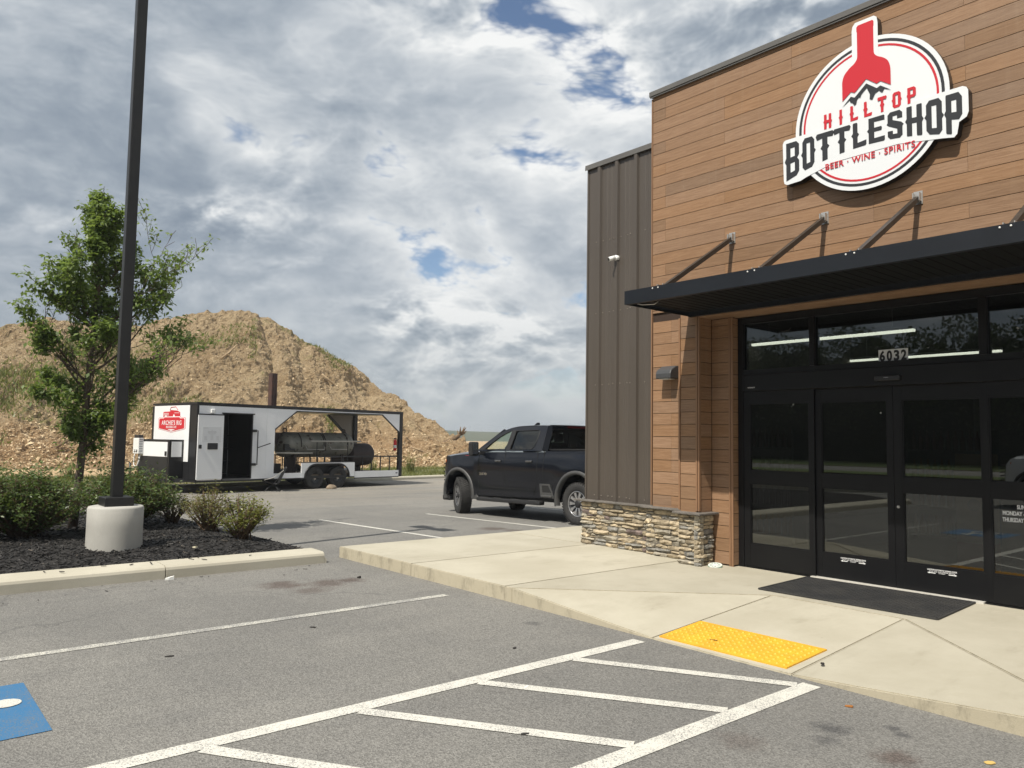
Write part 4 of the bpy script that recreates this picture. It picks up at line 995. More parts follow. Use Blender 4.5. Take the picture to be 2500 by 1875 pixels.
# letters drawn on a 6 x 10 cell: outline, holes
k_ = .9
def ch(x0, y0, x1, y1, c=.9, which='abcd'):
    """rectangle with chamfered corners (a=bl b=br c=tr d=tl)"""
    P = []
    P += [(x0+c,y0)] if 'a' in which else [(x0,y0)]
    P += [(x1-c,y0),(x1,y0+c)] if 'b' in which else [(x1,y0)]
    P += [(x1,y1-c),(x1-c,y1)] if 'c' in which else [(x1,y1)]
    P += [(x0+c,y1),(x0,y1-c)] if 'd' in which else [(x0,y1)]
    if 'a' in which: P += [(x0,y0+c)]
    return P
GL = {
 'B': ([(0,0),(4.8,0),(6,1),(6,4.2),(5.1,5.1),(6,6),(6,9),(4.8,10),(0,10),(0,6.1),(-.7,5.2),(0,4.3)], [[(2,1.7),(4,1.7),(4,4.2),(2,4.2)],[(2,5.9),(4,5.9),(4,8.4),(2,8.4)]]),
 'O': ([(1.2,0),(4.8,0),(6,1.2),(6,4.3),(6.7,5.1),(6,5.9),(6,8.8),(4.8,10),(1.2,10),(0,8.8),(0,5.9),(-.7,5.1),(0,4.3),(0,1.2)], [[(2.1,1.8),(3.9,1.8),(3.9,8.2),(2.1,8.2)]]),
 'T': ([(2,0),(4,0),(4,3.8),(4.7,4.7),(4,5.6),(4,8.1),(6,7.8),(6.5,9.2),(6,10),(0,10),(-.5,9.2),(0,7.8),(2,8.1),(2,5.6),(1.3,4.7),(2,3.8)], []),
 'L': ([(0,0),(5.6,0),(6,.6),(6,2.2),(2.1,1.8),(2.1,4.2),(2.8,5.1),(2.1,6),(2.1,9.6),(1.7,10),(.3,10),(0,9.6),(0,6),(-.7,5.1),(0,4.2)], []),
 'E': ([(0,0),(5.7,0),(6,.4),(6,2),(2.1,1.8),(2.1,4.3),(4.8,4.3),(5,5.1),(4.8,5.9),(2.1,5.9),(2.1,8.2),(6,8),(6,9.6),(5.7,10),(0,10),(0,5.9),(-.6,5.1),(0,4.3)], []),
 'S': ([(1,0),(4.9,0),(6,1),(6,4.1),(6.5,4.7),(5.6,5.6),(2.1,6.9),(2.1,8.3),(3.9,8.3),(3.9,7.1),(6,7.1),(6,9),(4.9,10),(1.1,10),(0,9),(0,6.2),(-.4,5.6),(.4,4.9),(3.9,3.4),(3.9,1.7),(2.1,1.7),(2.1,3),(0,3),(0,1)], []),
 'H': ([(.2,0),(2,0),(2.1,.3),(2.1,4.2),(3.9,4.2),(3.9,.3),(4.1,0),(5.8,0),(6,.3),(6,4.2),(6.6,5.1),(6,6),(6,9.7),(5.8,10),(4.1,10),(3.9,9.7),(3.9,6),(2.1,6),(2.1,9.7),(2,10),(.2,10),(0,9.7),(0,6),(-.6,5.1),(0,4.2),(0,.3)], []),
 'P': ([(.2,0),(1.9,0),(2.1,.3),(2.1,3.6),(4.8,3.6),(6,4.8),(6,8.8),(4.8,10),(.2,10),(0,9.7),(0,6),(-.6,5.1),(0,4.2),(0,.3)], [[(2.1,5.4),(3.9,5.4),(3.9,8.3),(2.1,8.3)]]),
 'I': ([(2,0),(4,0),(4,4.1),(4.7,5),(4,5.9),(4,10),(2,10),(2,5.9),(1.3,5),(2,4.1)], []),
}
def letter(ch_, x0, x1, ztop, zbot, m, y, thin=1.):
    o_, hs = GL[ch_]
    def mp(p):
        u = p[0]/6; v = p[1]/10; zb_ = zbot(x0+(x1-x0)*u) if callable(zbot) else zbot
        return (x0+(x1-x0)*u, zb_+(ztop-zb_)*v)
    o = flat('letter', [mp(p) for p in o_], [[mp(p) for p in h] for h in hs], m, y, y+.0025); o['label'] = 'letter '+ch_; return o
arc = lambda x: 4.985-.172*((x-CX)/.96)**2*1.0
xr = [(-4.80,-4.635),(-4.592,-4.444),(-4.410,-4.222),(-4.202,-4.026),(-3.988,-3.838),(-3.812,-3.638),(-3.606,-3.452),(-3.408,-3.253),(-3.212,-3.058),(-3.022,-2.868)]
for c_, (a, b_) in zip('BOTTLESHOP', xr): letter(c_, a, b_, 5.268, arc, M_SK, YS-.0095)
for i, c_ in enumerate('HILLTOP'):
    x = -4.322+i*.1545; wd = .086
    letter(c_, x, x+wd, 5.474, 5.300, M_SR, YS-.0095)
o = put('lettering', text('BEER · WINE · SPIRITS', .098, M_SR, .985, bold=.0012, space=1.1), SG, Vector((-4.312,YS-.0095,4.822))-Vector(SG.location), RX); o['label'] = 'lettering reading BEER WINE SPIRITS'
# ================================================================== small things on the front wall
t = thing('wall_light', 'grey wall pack light on the plank strip left of the entrance', 'wall light', (-6.595,8.46,2.62))
bm = B(); prism(bm, [(0,.09),(-.06,.09),(-.165,.03),(-.185,-.02),(-.185,-.085),(0,-.085)], [], lambda u, v, d_: (d_, u, v), -.125, .125); obj('housing', bev(bm, .012, 2), mat('grey_light_housing', (.050,.052,.056), .5), t)
obj('lens', BOX(-.085,.085,-.165,-.04,-.094,-.0855), mat('frosted_lens', (.6,.6,.57), .3), t)
t = thing('security_camera', 'white bullet security camera on the brown steel wall', 'camera', (-7.66,8.525,4.40)); t.scale = (.78,.78,.78)
obj('mount', lathe(B(), [(.001,.03),(.05,.03),(.055,.02),(.05,-.03),(.02,-.045)], ax='y', n=16), M_WHT, t)
bm = B(); cyl(bm, (0,-.02,0), (-.03,-.11,-.03), .020, n=10); obj('arm', bm, M_WHT, t)
bm = B(); cyl(bm, (.005,-.06,-.005), (-.05,-.165,-.045), .044, .042, n=16); obj('body', bm, M_WHT, t); bm = B(); cyl(bm, (-.0505,-.166,-.0453), (-.053,-.171,-.0475), .032, n=16); obj('lens', bm, M_BLKP, t)
# door mat
t = thing('door_mat', 'black ribbed rubber mat in front of the sliding doors', 'mat', (-3.76,7.95,.1502))
M_RUB = mat('black_rubber', (.020,.0205,.022), .75, bump=.2, bscale=90, col2=(.034,.033,.032), vs_=3)
P = [(-.85,-.565),(.90,-.53),(.83,.56),(-.91,.52)]
obj('mat_base', prism(B(), P, [], lambda u, v, d_: (u, v, d_), .011, .001), M_RUB, t)
bm = B()
for i in range(44):
    for j in range(26):
        u, v = (i+.5)/44, (j+.5)/26
        x = (P[0][0]*(1-u)+P[1][0]*u)*(1-v)+(P[3][0]*(1-u)+P[2][0]*u)*v; y = (P[0][1]*(1-u)+P[1][1]*u)*(1-v)+(P[3][1]*(1-u)+P[2][1]*u)*v
        s = 1 if (i+j) % 2 else -1
        bar(bm, (x-.014, y-.012*s, .0125), (x+.014, y+.012*s, .0125), .008, .005)
o = obj('ribs', bm, M_RUB, t); o['kind'] = 'stuff'
bm = B(); cx = [sum(p[k] for p in P)/4 for k in (0,1)]
for a, b_ in zip(P, P[1:]+P[:1]): bar(bm, (a[0],a[1],.010), (b_[0],b_[1],.010), .022, .014)
obj('edging', bm, M_RUB, t)
# drain cover at the foot of the stone pier
t = thing('drain_cover', 'small white perforated drain cover on the ground by the stone pier', 'drain cover', (-5.77,8.27,.155), (R(12),0,R(20)))
bm = B(); n = 10
prism(bm, [(.085*math.cos(a), .085*math.sin(a)) for a in [i*math.pi/12 for i in range(24)]], [[(r_*math.cos(a+i*2*math.pi/n)+.0, r_*math.sin(a+i*2*math.pi/n)) for r_, a in ((.035,-.16),(.068,-.2),(.068,.2),(.035,.16))] for i in range(n)], lambda u, v, d_: (u, v, d_), .02, .012)
obj('grate', bm, mat('drain_white', (.66,.70,.66), .5), t); obj('collar', lathe(B(), [(.05,0),(.088,0),(.088,.011),(.05,.011)], n=20, closed=True), mat('drain_green', (.16,.30,.22), .5), t)
# ================================================================== barbecue trailer
# local frame: x out of the near side, y towards the rear, z up from the ground; origin under the first near wheel
TR = thing('barbecue_trailer', 'black and white barbecue trailer with open side and smoker parked along the far kerb', 'trailer', (-25.176,12.495,-.15), (0,0,TH))
TMX = Matrix.Translation(TR.location) @ Matrix.Rotation(TH, 4, 'Z')
M_TB = mat('trailer_black', (.012,.0125,.014), .35, col2=(.017,.017,.019), vs_=2, spec=.5); M_TW = mat('trailer_white', (.82,.83,.84), .32, col2=(.78,.79,.80), vs_=1.5, bump=.04, bscale=3)
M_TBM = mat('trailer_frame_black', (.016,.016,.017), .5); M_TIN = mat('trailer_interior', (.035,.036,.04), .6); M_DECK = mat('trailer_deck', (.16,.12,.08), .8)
M_LRED = mat('logo_red', (.56,.022,.035), .4)
W_, F_, E_ = -2.86, -4.47, 4.02                     # far side, front and rear ends
def tp(name, bm, m, parent=TR, label=None):
    o = obj(name, bm, m, parent)
    if label: o['label'] = label
    return o
yz = lambda u, v, d_: (d_, u, v)                    # draw on the near side
xz = lambda u, v, d_: (u, d_, v)                    # draw on the front
tp('floor_frame', BOX(W_+.02,-.02,F_,E_-.01,.36,.46), M_TBM); tp('deck', BOX(W_+.06,-.06,-1.68,E_-.02,.461,.50), M_DECK)
tp('roof', BOX(W_,0,F_,E_,2.765,2.83), M_TB); tp('roof_liner', BOX(W_+.05,-.05,F_+.05,E_-.05,2.70,2.764), M_TB)
tp('roof_rail', BOX(-.012,.006,F_-.004,E_+.004,2.735,2.834), M_TB)
# near side skin
tp('side_panel', BOX(-.04,0,-4.40,-3.585,.42,2.73), M_TW); tp('side_panel', BOX(-.04,0,-2.555,-2.02,.42,2.73), M_TW); tp('side_panel', BOX(-.04,0,-2.015,-1.70,.42,2.73), M_TW)
tp('side_panel', BOX(-.04,0,-3.58,-2.56,2.53,2.73), M_TW)
tp('gusset_panel', prism(B(), [(-1.698,2.73),(-1.698,2.06),(-.86,2.69),(2.96,2.70),(3.85,2.05),(3.85,2.73)], [], yz, -.036, -.004), M_TW, label='white header panel with angled corners over the open side')
for a, b_ in (((-1.70,2.04),(-.86,2.672)),((-.86,2.672),(2.97,2.682)),((2.97,2.682),(3.86,2.03))): tp('opening_trim', bar(B(), (-.015,a[0],a[1]), (-.015,b_[0],b_[1]), .045, .035), M_TB)
tp('corner_post', BOX(-.36,.005,F_,-4.402,.42,2.734), M_TB); tp('corner_post', BOX(-.12,.004,3.86,E_,.33,2.734), M_TB); tp('corner_post', BOX(W_,W_+.12,3.86,E_,.33,2.734), M_TB)
tp('skirt', BOX(-.03,.003,F_+.005,-1.66,.355,.418), M_TB)
tp('side_panel', BOX(-.03,0,-1.695,-.605,.405,.575), M_TW); tp('side_panel', BOX(-.03,0,1.715,3.855,.345,.575), M_TW); tp('lower_trim', BOX(-.032,.003,1.71,3.86,.31,.343), M_TB); tp('lower_trim', BOX(-.032,.003,-1.66,-.60,.37,.403), M_TB)
# far side and bulkhead
tp('far_wall', BOX(W_,W_+.04,F_+.01,-1.70,.42,2.73), M_TW); tp('bulkhead', BOX(W_+.05,-.05,-1.75,-1.705,.46,2.70), M_TB); tp('far_skirt', BOX(W_,W_+.03,-1.69,3.85,.345,.575), M_TW)
tp('far_gusset', prism(B(), [(2.6,2.70),(3.85,2.70),(3.85,1.62)], [], yz, W_+.03, W_+.005), mat('gusset_grey', (.30,.27,.23), .6)); tp('far_gusset_trim', bar(B(), (W_+.05,2.55,2.70), (W_+.05,3.86,1.60), .06, .10), M_TB)
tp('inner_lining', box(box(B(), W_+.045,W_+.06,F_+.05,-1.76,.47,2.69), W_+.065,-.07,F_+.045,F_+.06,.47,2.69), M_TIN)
# wheel box with twin arch
ar = []
for c0 in (0,):
    ar += [(-.47,.40)]+[(.02+.47*math.cos(R(a))*-1-.02, .40+.46*math.sin(R(a))) for a in range(15, 91, 12)]
    ar += [(.99+.47*math.cos(R(a)), .40+.46*math.sin(R(a))) for a in range(90, 10, -12)]+[(1.46,.40)]
arch = [(-.605,.40),(-.605,.905),(1.70,.905),(1.70,.40)]+ar[::-1]
tp('wheel_box', prism(B(), arch, [], yz, -.03, .004), M_TW)
bm = B(); tube(bm, [(.012,u,v) for u, v in ar], .028, 6); tp('arch_trim', bm, M_TB)
bm = B(); prism(bm, ar+[(1.40,.42),(-.41,.42)][::1], [], yz, -.34, -.32); tp('wheel_well', bm, M_TBM)
bm = B(); box(bm, -.33,-.031,-.60,1.69,.905,.925); tp('wheel_box_lid', bm, M_TBM)
M_TYRE = mat('tyre_rubber', (.020,.020,.021), .8, col2=(.032,.031,.030), vs_=9, bump=.3, bscale=60); M_RIMB = mat('black_rim', (.014,.014,.015), .35, spec=.6); M_CHR = mat('chrome', (.62,.62,.63), .2, metal=1.)
def wheel(parent, cx, cy, cz, r, w_, rim, m_rim, sgn=1, lugs=8, hubm=None, spokes=0, axis='x', tread=0, mach=None):
    """wheel whose axle is local x, outer face towards sgn"""
    ob = thing_part('wheel', parent)
    def P_(pr): return [(a, h*sgn) for a, h in pr]
    bm = lathe(B(), P_([(rim,-w_/2),(r*.90,-w_/2),(r*.975,-w_*.44),(r,-w_*.33),(r,w_*.33),(r*.975,w_*.44),(r*.90,w_/2),(rim*1.02,w_/2),(rim*.97,w_*.42),(rim*.97,-w_*.42)]), ax='x', n=40, closed=True)
    if tread:
        for i in range(tread):
            a = 2*math.pi*i/tread
            for k, (h0, h1) in enumerate(((-.46,-.28),(-.22,-.02),(.02,.22),(.28,.46))):
                aa = a+(.5 if k % 2 else 0)*2*math.pi/tread; d_ = .011
                u = Vector((0, math.cos(aa), math.sin(aa))); t_ = Vector((0,-math.sin(aa), math.cos(aa)))*(2*math.pi*r/tread*.33)
                rr = r*(.985 if k in (0,3) else 1.0)
                vs_ = [bm.verts.new(Vector((h*w_*sgn,0,0))+u*q+t_*s*(1 if q > rr else 1.15)+Vector((.01*s*(-1)**k,0,0))) for q in (rr-.012, rr+d_) for h, s in ((h0,-1),(h1,-1),(h1,1),(h0,1))]
                for f in ((4,5,6,7),(0,1,5,4),(1,2,6,5),(2,3,7,6),(3,0,4,7)): bm.faces.new([vs_[i] for i in f])
    ty = put('tyre', mesh(bm, M_TYRE), ob)
    bm = lathe(B(), P_([(rim*.96,-w_*.4),(rim*.98,w_*.43),(rim*.90,w_*.44),(rim*.85,w_*.30),(rim*.5,w_*.22),(.001,w_*.22)]), ax='x', n=32); put('rim', mesh(bm, m_rim), ob)
    if spokes:
        bm = B(); xo = w_*.40*sgn
        for i in range(spokes):
            a = 2*math.pi*i/spokes; da = math.pi/spokes*.52
            pts = [(rim*.28,-da*1.25),(rim*.28,da*1.25),(rim*.60,da*.85),(rim*.90,da*.98),(rim*.90,-da*.98),(rim*.60,-da*.85)]
            fa = [bm.verts.new((xo+(.012 if q < rim*.5 else 0)*-sgn, q*math.cos(a+e), q*math.sin(a+e))) for q, e in pts]; fb = [bm.verts.new((v.co.x-.045*sgn, v.co.y, v.co.z)) for v in fa]
            bm.faces.new(fa); [bm.faces.new((fa[j], fa[(j+1)%6], fb[(j+1)%6], fb[j])) for j in range(6)]
        put('spokes', mesh(bm, mach), ob)
        put('rim_lip', mesh(lathe(B(), P_([(rim*.90,w_*.43),(rim*.985,w_*.47),(rim*.985,w_*.40),(rim*.90,w_*.40)]), ax='x', n=32, closed=True), mach), ob)
    bm = lathe(B(), P_([(rim*.30,w_*.2),(rim*.30,w_*.40),(rim*.24,w_*.44),(.001,w_*.445)]), ax='x', n=16); put('hub', mesh(bm, hubm or m_rim), ob)
    bm = B()
    for i in range(lugs):
        a = 2*math.pi*i/lugs; q = rim*.40; cyl(bm, (w_*.2*sgn, q*math.cos(a), q*math.sin(a)), (w_*.30*sgn, q*math.cos(a), q*math.sin(a)), .011, n=6)
    o = put('lug_nuts', mesh(bm, M_CHR), ob); o['kind'] = 'stuff'
    ob.location = (cx, cy, cz); return ob
def thing_part(name, parent):
    o = bpy.data.objects.new(name, None); COL.objects.link(o); o.parent = parent; return o
for c0 in (0, .99):
    wheel(TR, -.15, c0, .385, .385, .25, .205, M_RIMB, 1, 8, M_CHR); wheel(TR, W_+.15, c0, .385, .385, .25, .205, M_RIMB, -1)
    tp('axle', cyl(B(), (-.2,c0,.385), (W_+.2,c0,.385), .04, n=8), M_TBM)
# doorway, open door leaf, fittings
bm = B(); box(bm, -.05,.02,-3.60,-3.556,.44,2.50); tp('door_frame', bm, M_TB); bm = B(); box(bm, -.05,.02,-2.585,-2.54,.44,2.50); tp('door_frame', bm, M_TB); tp('door_frame', BOX(-.05,.05,-3.64,-2.50,2.50,2.535), M_TB)
tp('door_sill', BOX(-.06,.03,-3.555,-2.586,.40,.455), mat('sill_grey', (.10,.10,.10), .5))
DR = tp('entry_door', bev(BOX(.035,.075,-4.45,-3.60,.45,2.44), .006), mat('door_white', (.74,.75,.76), .35), label='open white entry door folded flat against the side')
put('door_edge', mesh(BOX(.034,.078,-4.455,-3.595,2.441,2.475), M_TB), DR)
PA = put('menu_sheet', mesh(BOX(.0755,.078,-4.31,-3.68,1.60,2.07), mat('menu_paper', (.64,.65,.66), .5)), DR)
bm = B()
for r_, z in enumerate((2.035,1.975,1.935,1.90,1.86,1.82)):
    wd = (.16,.05,.28,.30,.24,.1)[r_]; c0 = -4.2 if r_ == 0 else -3.99; box(bm, .0783,.0788, c0-wd/2, c0+wd/2, z-.006, z+.006)
for c0 in (-4.2,-3.99,-3.80):
    for k in range(5): box(bm, .0783,.0788, c0-.045, c0+.045, 1.78-k*.025-.004, 1.78-k*.025+.003)
o = put('menu_print', mesh(bm, M_LG), DR); o['kind'] = 'stuff'; o['label'] = 'faint lines of menu print'
put('order_tablet', mesh(bev(BOX(.078,.10,-4.13,-3.79,1.375,1.575), .008), M_BLKP), DR); put('tablet_frame', mesh(BOX(.0765,.0778,-4.16,-3.78,1.35,1.60), M_WHT), DR)
put('door_latch', mesh(bev(BOX(.0765,.10,-4.42,-4.32,1.40,1.52), .01), M_BLKP), DR)
tp('door_chock_lamp', bev(BOX(.002,.07,-4.03,-3.90,2.50,2.62), .015, 2), M_WHT)
PB = tp('awning_bar', tube(B(), [(.06,-2.47,1.99),(.10,-2.40,1.99),(.10,-2.40,.88),(.06,-2.43,.88)], .018, 8), M_TB); put('bracket', mesh(BOX(.005,.08,-2.55,-2.42,1.94,2.02), M_TB), PB); put('bracket', mesh(BOX(.005,.08,-2.55,-2.42,.85,.93), M_TB), PB); put('arm', mesh(bar(B(), (.10,-2.40,1.43), (.30,-2.05,1.58), .03, .03), M_TB), PB)
# interior shelf glints
bm = B(); [box(bm, W_+.2,W_+.6,-4.2,-1.9,z,z+.03) for z in (.9,1.35,1.8)]; tp('kitchen_shelf', bm, M_TIN); bm = B(); [cyl(bm, (-1.0,y,.47), (-1.0,y,1.35), .012, n=6) for y in (-3.2,-3.0,-2.8)]; tp('kitchen_rack', bm, mat('rack_steel', (.25,.26,.28), .4, metal=.6))
# front wall and logo
tp('front_panel', BOX(W_+.16,-.42,F_-.012,F_+.04,1.655,2.74), M_TW); tp('front_panel', BOX(-.70,-.42,F_-.012,F_+.04,.985,1.652), M_TW); tp('front_frame', BOX(W_,-.361,F_-.004,F_+.05,.42,2.734), M_TB)
fl = F_-.012
def logo(name, pts, m, d, holes=()): 
    return tp(name, prism(B(), pts, list(holes), xz, fl-d, fl-d+.002), m)
X0, X1 = -2.41, -.645                                  # seen from the front, image left is the far side
sh = [(0,2.31),(.05,2.355),(.33,2.355),(.36,2.40),(1.42,2.40),(1.45,2.355),(1.72,2.355),(1.765,2.31),(1.765,1.985),(1.74,1.955),(.885,1.835),(.025,1.955),(0,1.985)]
sh = [(X0+u, 1.88+(v-1.835)*.93) for u, v in sh]
def inset(pts, k, c=(-1.528, 2.14), kz=None): kz = kz or k; return [(c[0]+(u-c[0])*k, c[1]+(v-c[1])*kz) for u, v in pts]
logo('logo_outline', sh, M_LRED, .003); logo('logo_border', inset(sh, .975, kz=.955), M_TW, .0052); logo('logo_shield', inset(sh, .925, kz=.86), M_LRED, .0074)
logo('logo_chevron', [(-1.78,1.985),(-1.28,1.985),(-1.53,1.93)], M_TW, .0096)
RXF = (R(90), 0, 0)
o = put('lettering', text("ARCHIE'S RIG", .20, M_TW, 1.28, bold=.0025, space=1.12), TR, (-2.17, fl-.0098, 2.125), RXF); o['label'] = "lettering reading ARCHIE'S RIG"
o = put('lettering', text('BARBECUE', .10, M_TW, .66, bold=.001, space=1.25), TR, (-1.86, fl-.0098, 2.025), RXF); o['label'] = 'lettering reading BARBECUE'
carb = [(-2.10,2.385),(-2.10,2.53),(-2.06,2.545),(-1.68,2.555),(-1.62,2.60),(-1.20,2.58),(-1.02,2.53),(-1.0,2.43),(-1.03,2.385)]
logo('logo_car', carb, M_LRED, .004)
for k, (u, v, r_) in enumerate(((-1.92,2.375,.07),(-1.40,2.375,.085))): logo('logo_car_wheel', [(u+r_*.7*math.cos(a), v+r_*math.sin(a)) for a in [i*math.pi/8 for i in range(16)]], M_TW, .0062)
bm = B(); tube(bm, [(-1.66,fl-.004,2.59),(-1.60,fl-.004,2.685),(-1.30,fl-.004,2.70),(-1.16,fl-.004,2.60)], .010, 5); tp('logo_car_roof', bm, M_LRED)
bm = B(); [box(bm, -2.07,-1.74,fl-.0065,fl-.0045,z,z+.012) for z in (2.43,2.46,2.49)]; box(bm, -1.38,-1.06,fl-.0065,fl-.0045,2.50,2.512); tp('logo_car_lines', bm, M_TW)
# front utility box
BXF = tp('utility_box', BOX(W_+.12,-.70,F_-.47,F_-.006,.44,1.66), M_TB, label='black and white utility box on the trailer front')
put('box_panel', mesh(BOX(W_+.20,-.80,F_-.482,F_-.471,1.13,1.585), M_TW), BXF); put('box_panel', mesh(BOX(-.699,-.688,F_-.40,F_-.08,1.13,1.60), M_TW), BXF); put('box_lower_panel', mesh(BOX(W_+.18,-.78,F_-.479,F_-.471,.52,1.10), M_TBM), BXF); put('box_latch', mesh(bev(BOX(-.93,-.82,F_-.505,F_-.483,1.16,1.30), .008), M_BLKP), BXF)
bm = B(); bar(bm, (-.62,F_+.02,.40), (-1.36,F_-1.55,.40), .08, .12); bar(bm, (W_+.62,F_+.02,.40), (-1.50,F_-1.55,.40), .08, .12); box(bm, -1.50,-1.36,F_-1.95,F_-1.50,.36,.45); tp('drawbar', bm, M_TBM)
bm = B(); cyl(bm, (-1.43,F_-1.3,.0), (-1.43,F_-1.3,.95), .035, n=10); cyl(bm, (-1.43,F_-1.3,0), (-1.43,F_-1.3,.02), .09, n=12); tp('tongue_jack', bm, M_TBM)
o = tp('jack_handle', tube(B(), [(-1.43,F_-1.3,.95),(-1.43,F_-1.4,1.0),(-1.38,F_-1.55,1.0),(-1.36,F_-1.56,.86)], .012, 6), M_TBM)
# water heater hung on the utility box
WH = thing('water_heater', 'white wall hung water heater with hoses on the trailer front', 'water heater', TMX @ Vector((-2.52,F_-.484,1.13)), (0,0,TH))
obj('casing', bev(BOX(-.22,.16,-.16,0,.06,.56), .012, 2), M_WHT, WH); bm = B(); [box(bm, .1605,.166,-.14,-.03,.12+k*.075,.17+k*.075) for k in range(6)]; obj('vents', bm, mat('vent_grey', (.35,.36,.37), .5), WH)
obj('flue_cap', bev(BOX(-.20,.14,-.14,-.01,.561,.66), .008), M_BLKP, WH); obj('control_strip', BOX(-.15,.09,-.166,-.1605,.12,.19), M_BLKP, WH)
for dx in (-.09, .03): obj('control_knob', cyl(B(), (dx,-.1665,.155), (dx,-.195,.155), .024, n=12), M_WHT, WH)
bm = B(); tube(bm, [(.05,-.07,.06),(.05,-.08,-.15),(-.02,-.10,-.32),(-.16,-.10,-.36),(-.27,-.09,-.28),(-.30,-.07,-.05),(-.26,-.06,.1)], .016, 7); obj('hose', bm, M_WHT, WH)
bm = B(); tube(bm, [(.09,-.07,.06),(.10,-.08,-.15),(.03,-.11,-.30),(-.10,-.12,-.40),(-.26,-.12,-.40)], .014, 7); obj('hose', bm, mat('hose_grey', (.45,.45,.44), .5), WH)
# ------------------------------------------------------------------ smoker on the open deck
SM = thing('offset_smoker', 'large weathered steel tank smoker with firebox on the trailer deck', 'smoker', TMX @ Vector((-1.25,.88,.50)), (0,0,TH))
M_TANK = mat('weathered_steel', (.17,.17,.145), .5, metal=.1, col2=(.27,.26,.22), vs_=2.2, bump=.25, bscale=20, speck=((.05,.035,.025), 5, .58, .70)); M_RUST = mat('rust_brown', (.055,.030,.024), .8, col2=(.085,.040,.028), vs_=4, bump=.3); M_FIRE = mat('firebox_steel', (.030,.022,.021), .65, col2=(.045,.03,.026), vs_=3)
r_ = .45; zc_ = 1.02; L0, L1 = -1.35, 1.25
prf = [(.001,L0-.36)]+[(r_*math.sin(R(a)), L0-.36*math.cos(R(a))) for a in (15,30,45,60,75,90)]+[(r_,L1)]+[(r_*math.sin(R(a)), L1+.36*math.cos(R(a))) for a in (75,60,45,30,15)]+[(.001,L1+.36)]
obj('tank', lathe(B(), prf, (0,0,zc_), 'y', 40), M_TANK, SM)
for y0, y1 in ((-.95,.02),(.10,1.10)):
    bm = B()
    A = [R(a) for a in range(-8, 68, 8)]
    q0 = [[bm.verts.new(((r_+.012)*math.cos(a), y, zc_+(r_+.012)*math.sin(a))) for a in A] for y in (y0, y1)]; q1 = [[bm.verts.new(((r_-.005)*math.cos(a), y, zc_+(r_-.005)*math.sin(a))) for a in A] for y in (y0, y1)]
    for k in range(len(A)-1): bm.faces.new((q0[0][k], q0[0][k+1], q0[1][k+1], q0[1][k]))
    for Q in (0, 1):
        for k in range(len(A)-1): bm.faces.new((q0[Q][k], q1[Q][k], q1[Q][k+1], q0[Q][k+1]))
    for k in (0, -1): bm.faces.new((q0[0][k], q0[1][k], q1[1][k], q1[0][k]))
    o = obj('cooking_door', bm, M_TANK, SM)
    bm = B()
    for y in (y0, y1): tube(bm, [((r_+.018)*math.cos(a), y, zc_+(r_+.018)*math.sin(a)) for a in A], .016, 6)
    put('door_strap', mesh(bm, M_FIRE), o); bm = B(); tube(bm, [(r_+.01,y0+.10,zc_+.0),(r_+.10,y0+.16,zc_-.10),(r_+.12,y0+.16,zc_-.16),(r_+.12,y1-.06,zc_-.16),(r_+.10,y1-.06,zc_-.10),(r_+.01,y1-.02,zc_)], .013, 6); put('door_handle', mesh(bm, M_STEEL), o)
for y in (-1.35, 1.25): obj('lifting_eye', bmesh_ring(.085,.028,(0,y,zc_+r_+.07)) if False else tube(B(), [(.0, y+.075*math.cos(a), zc_+r_+.06+.075*math.sin(a)) for a in [i*math.pi/8 for i in range(17)]], .02, 6), M_FIRE, SM)
for y in (-.55, .62): obj('damper_ring', tube(B(), [(.0, y+.035*math.cos(a), zc_+r_+.06+.07*math.sin(a)) for a in [i*math.pi/8 for i in range(17)]], .009, 5), M_FIRE, SM)
FB = obj('firebox', lathe(B(), [(.001,1.42),(.42,1.42),(.43,1.46),(.43,2.36),(.41,2.44),(.34,2.52),(.001,2.56)], (0,0,.66), 'y', 32), M_FIRE, SM)
bm = B(); [box(bm, -.06,.06,y-.05,y+.05,-.01,h) for y, h in ((-1.1,.65),(1.0,.65),(2.0,.30))]; obj('leg', BOX(-.3,.3,-1.15,-1.05,0,.66), M_FIRE, SM); obj('leg', BOX(-.3,.3,.95,1.05,0,.66), M_FIRE, SM); obj('leg', BOX(-.10,.10,1.95,2.05,0,.30), M_FIRE, SM); bm.free()
CH = obj('chimney', bev(BOX(-.11,.11,-2.02,-1.80,1.45,3.52-.0), .008), M_RUST, SM); put('chimney_seam', mesh(BOX(.1105,.118,-1.92,-1.90,1.46,3.51), M_FIRE), CH)
obj('flue_elbow', BOX(-.10,.10,-2.0,-1.55,1.05,1.449), M_FIRE, SM); obj('gauge_box', BOX(r_-.12,r_-.02,-1.62,-1.20,.82,1.05), M_BLKP, SM)
M_RAIL = mat('pale_rail', (.42,.40,.35), .5)
s1 = tp('shelf_rail', cyl(B(), (-.28,-1.48,1.25), (-.28,.03,1.235), .026, n=10), M_RAIL); s2 = tp('shelf_rail', cyl(B(), (-.42,.05,1.655), (-.42,2.29,1.66), .032, n=10), M_RAIL)
for y in (-1.08,-.55,-.08): put('rail_post', mesh(cyl(B(), (-.28,y,.50), (-.28,y,1.22), .016, n=6), M_TBM), s1)
for y in (.32, 1.7): put('rail_post', mesh(cyl(B(), (-.42,y,.93), (-.42,y,1.64), .016, n=6), M_TBM), s2)
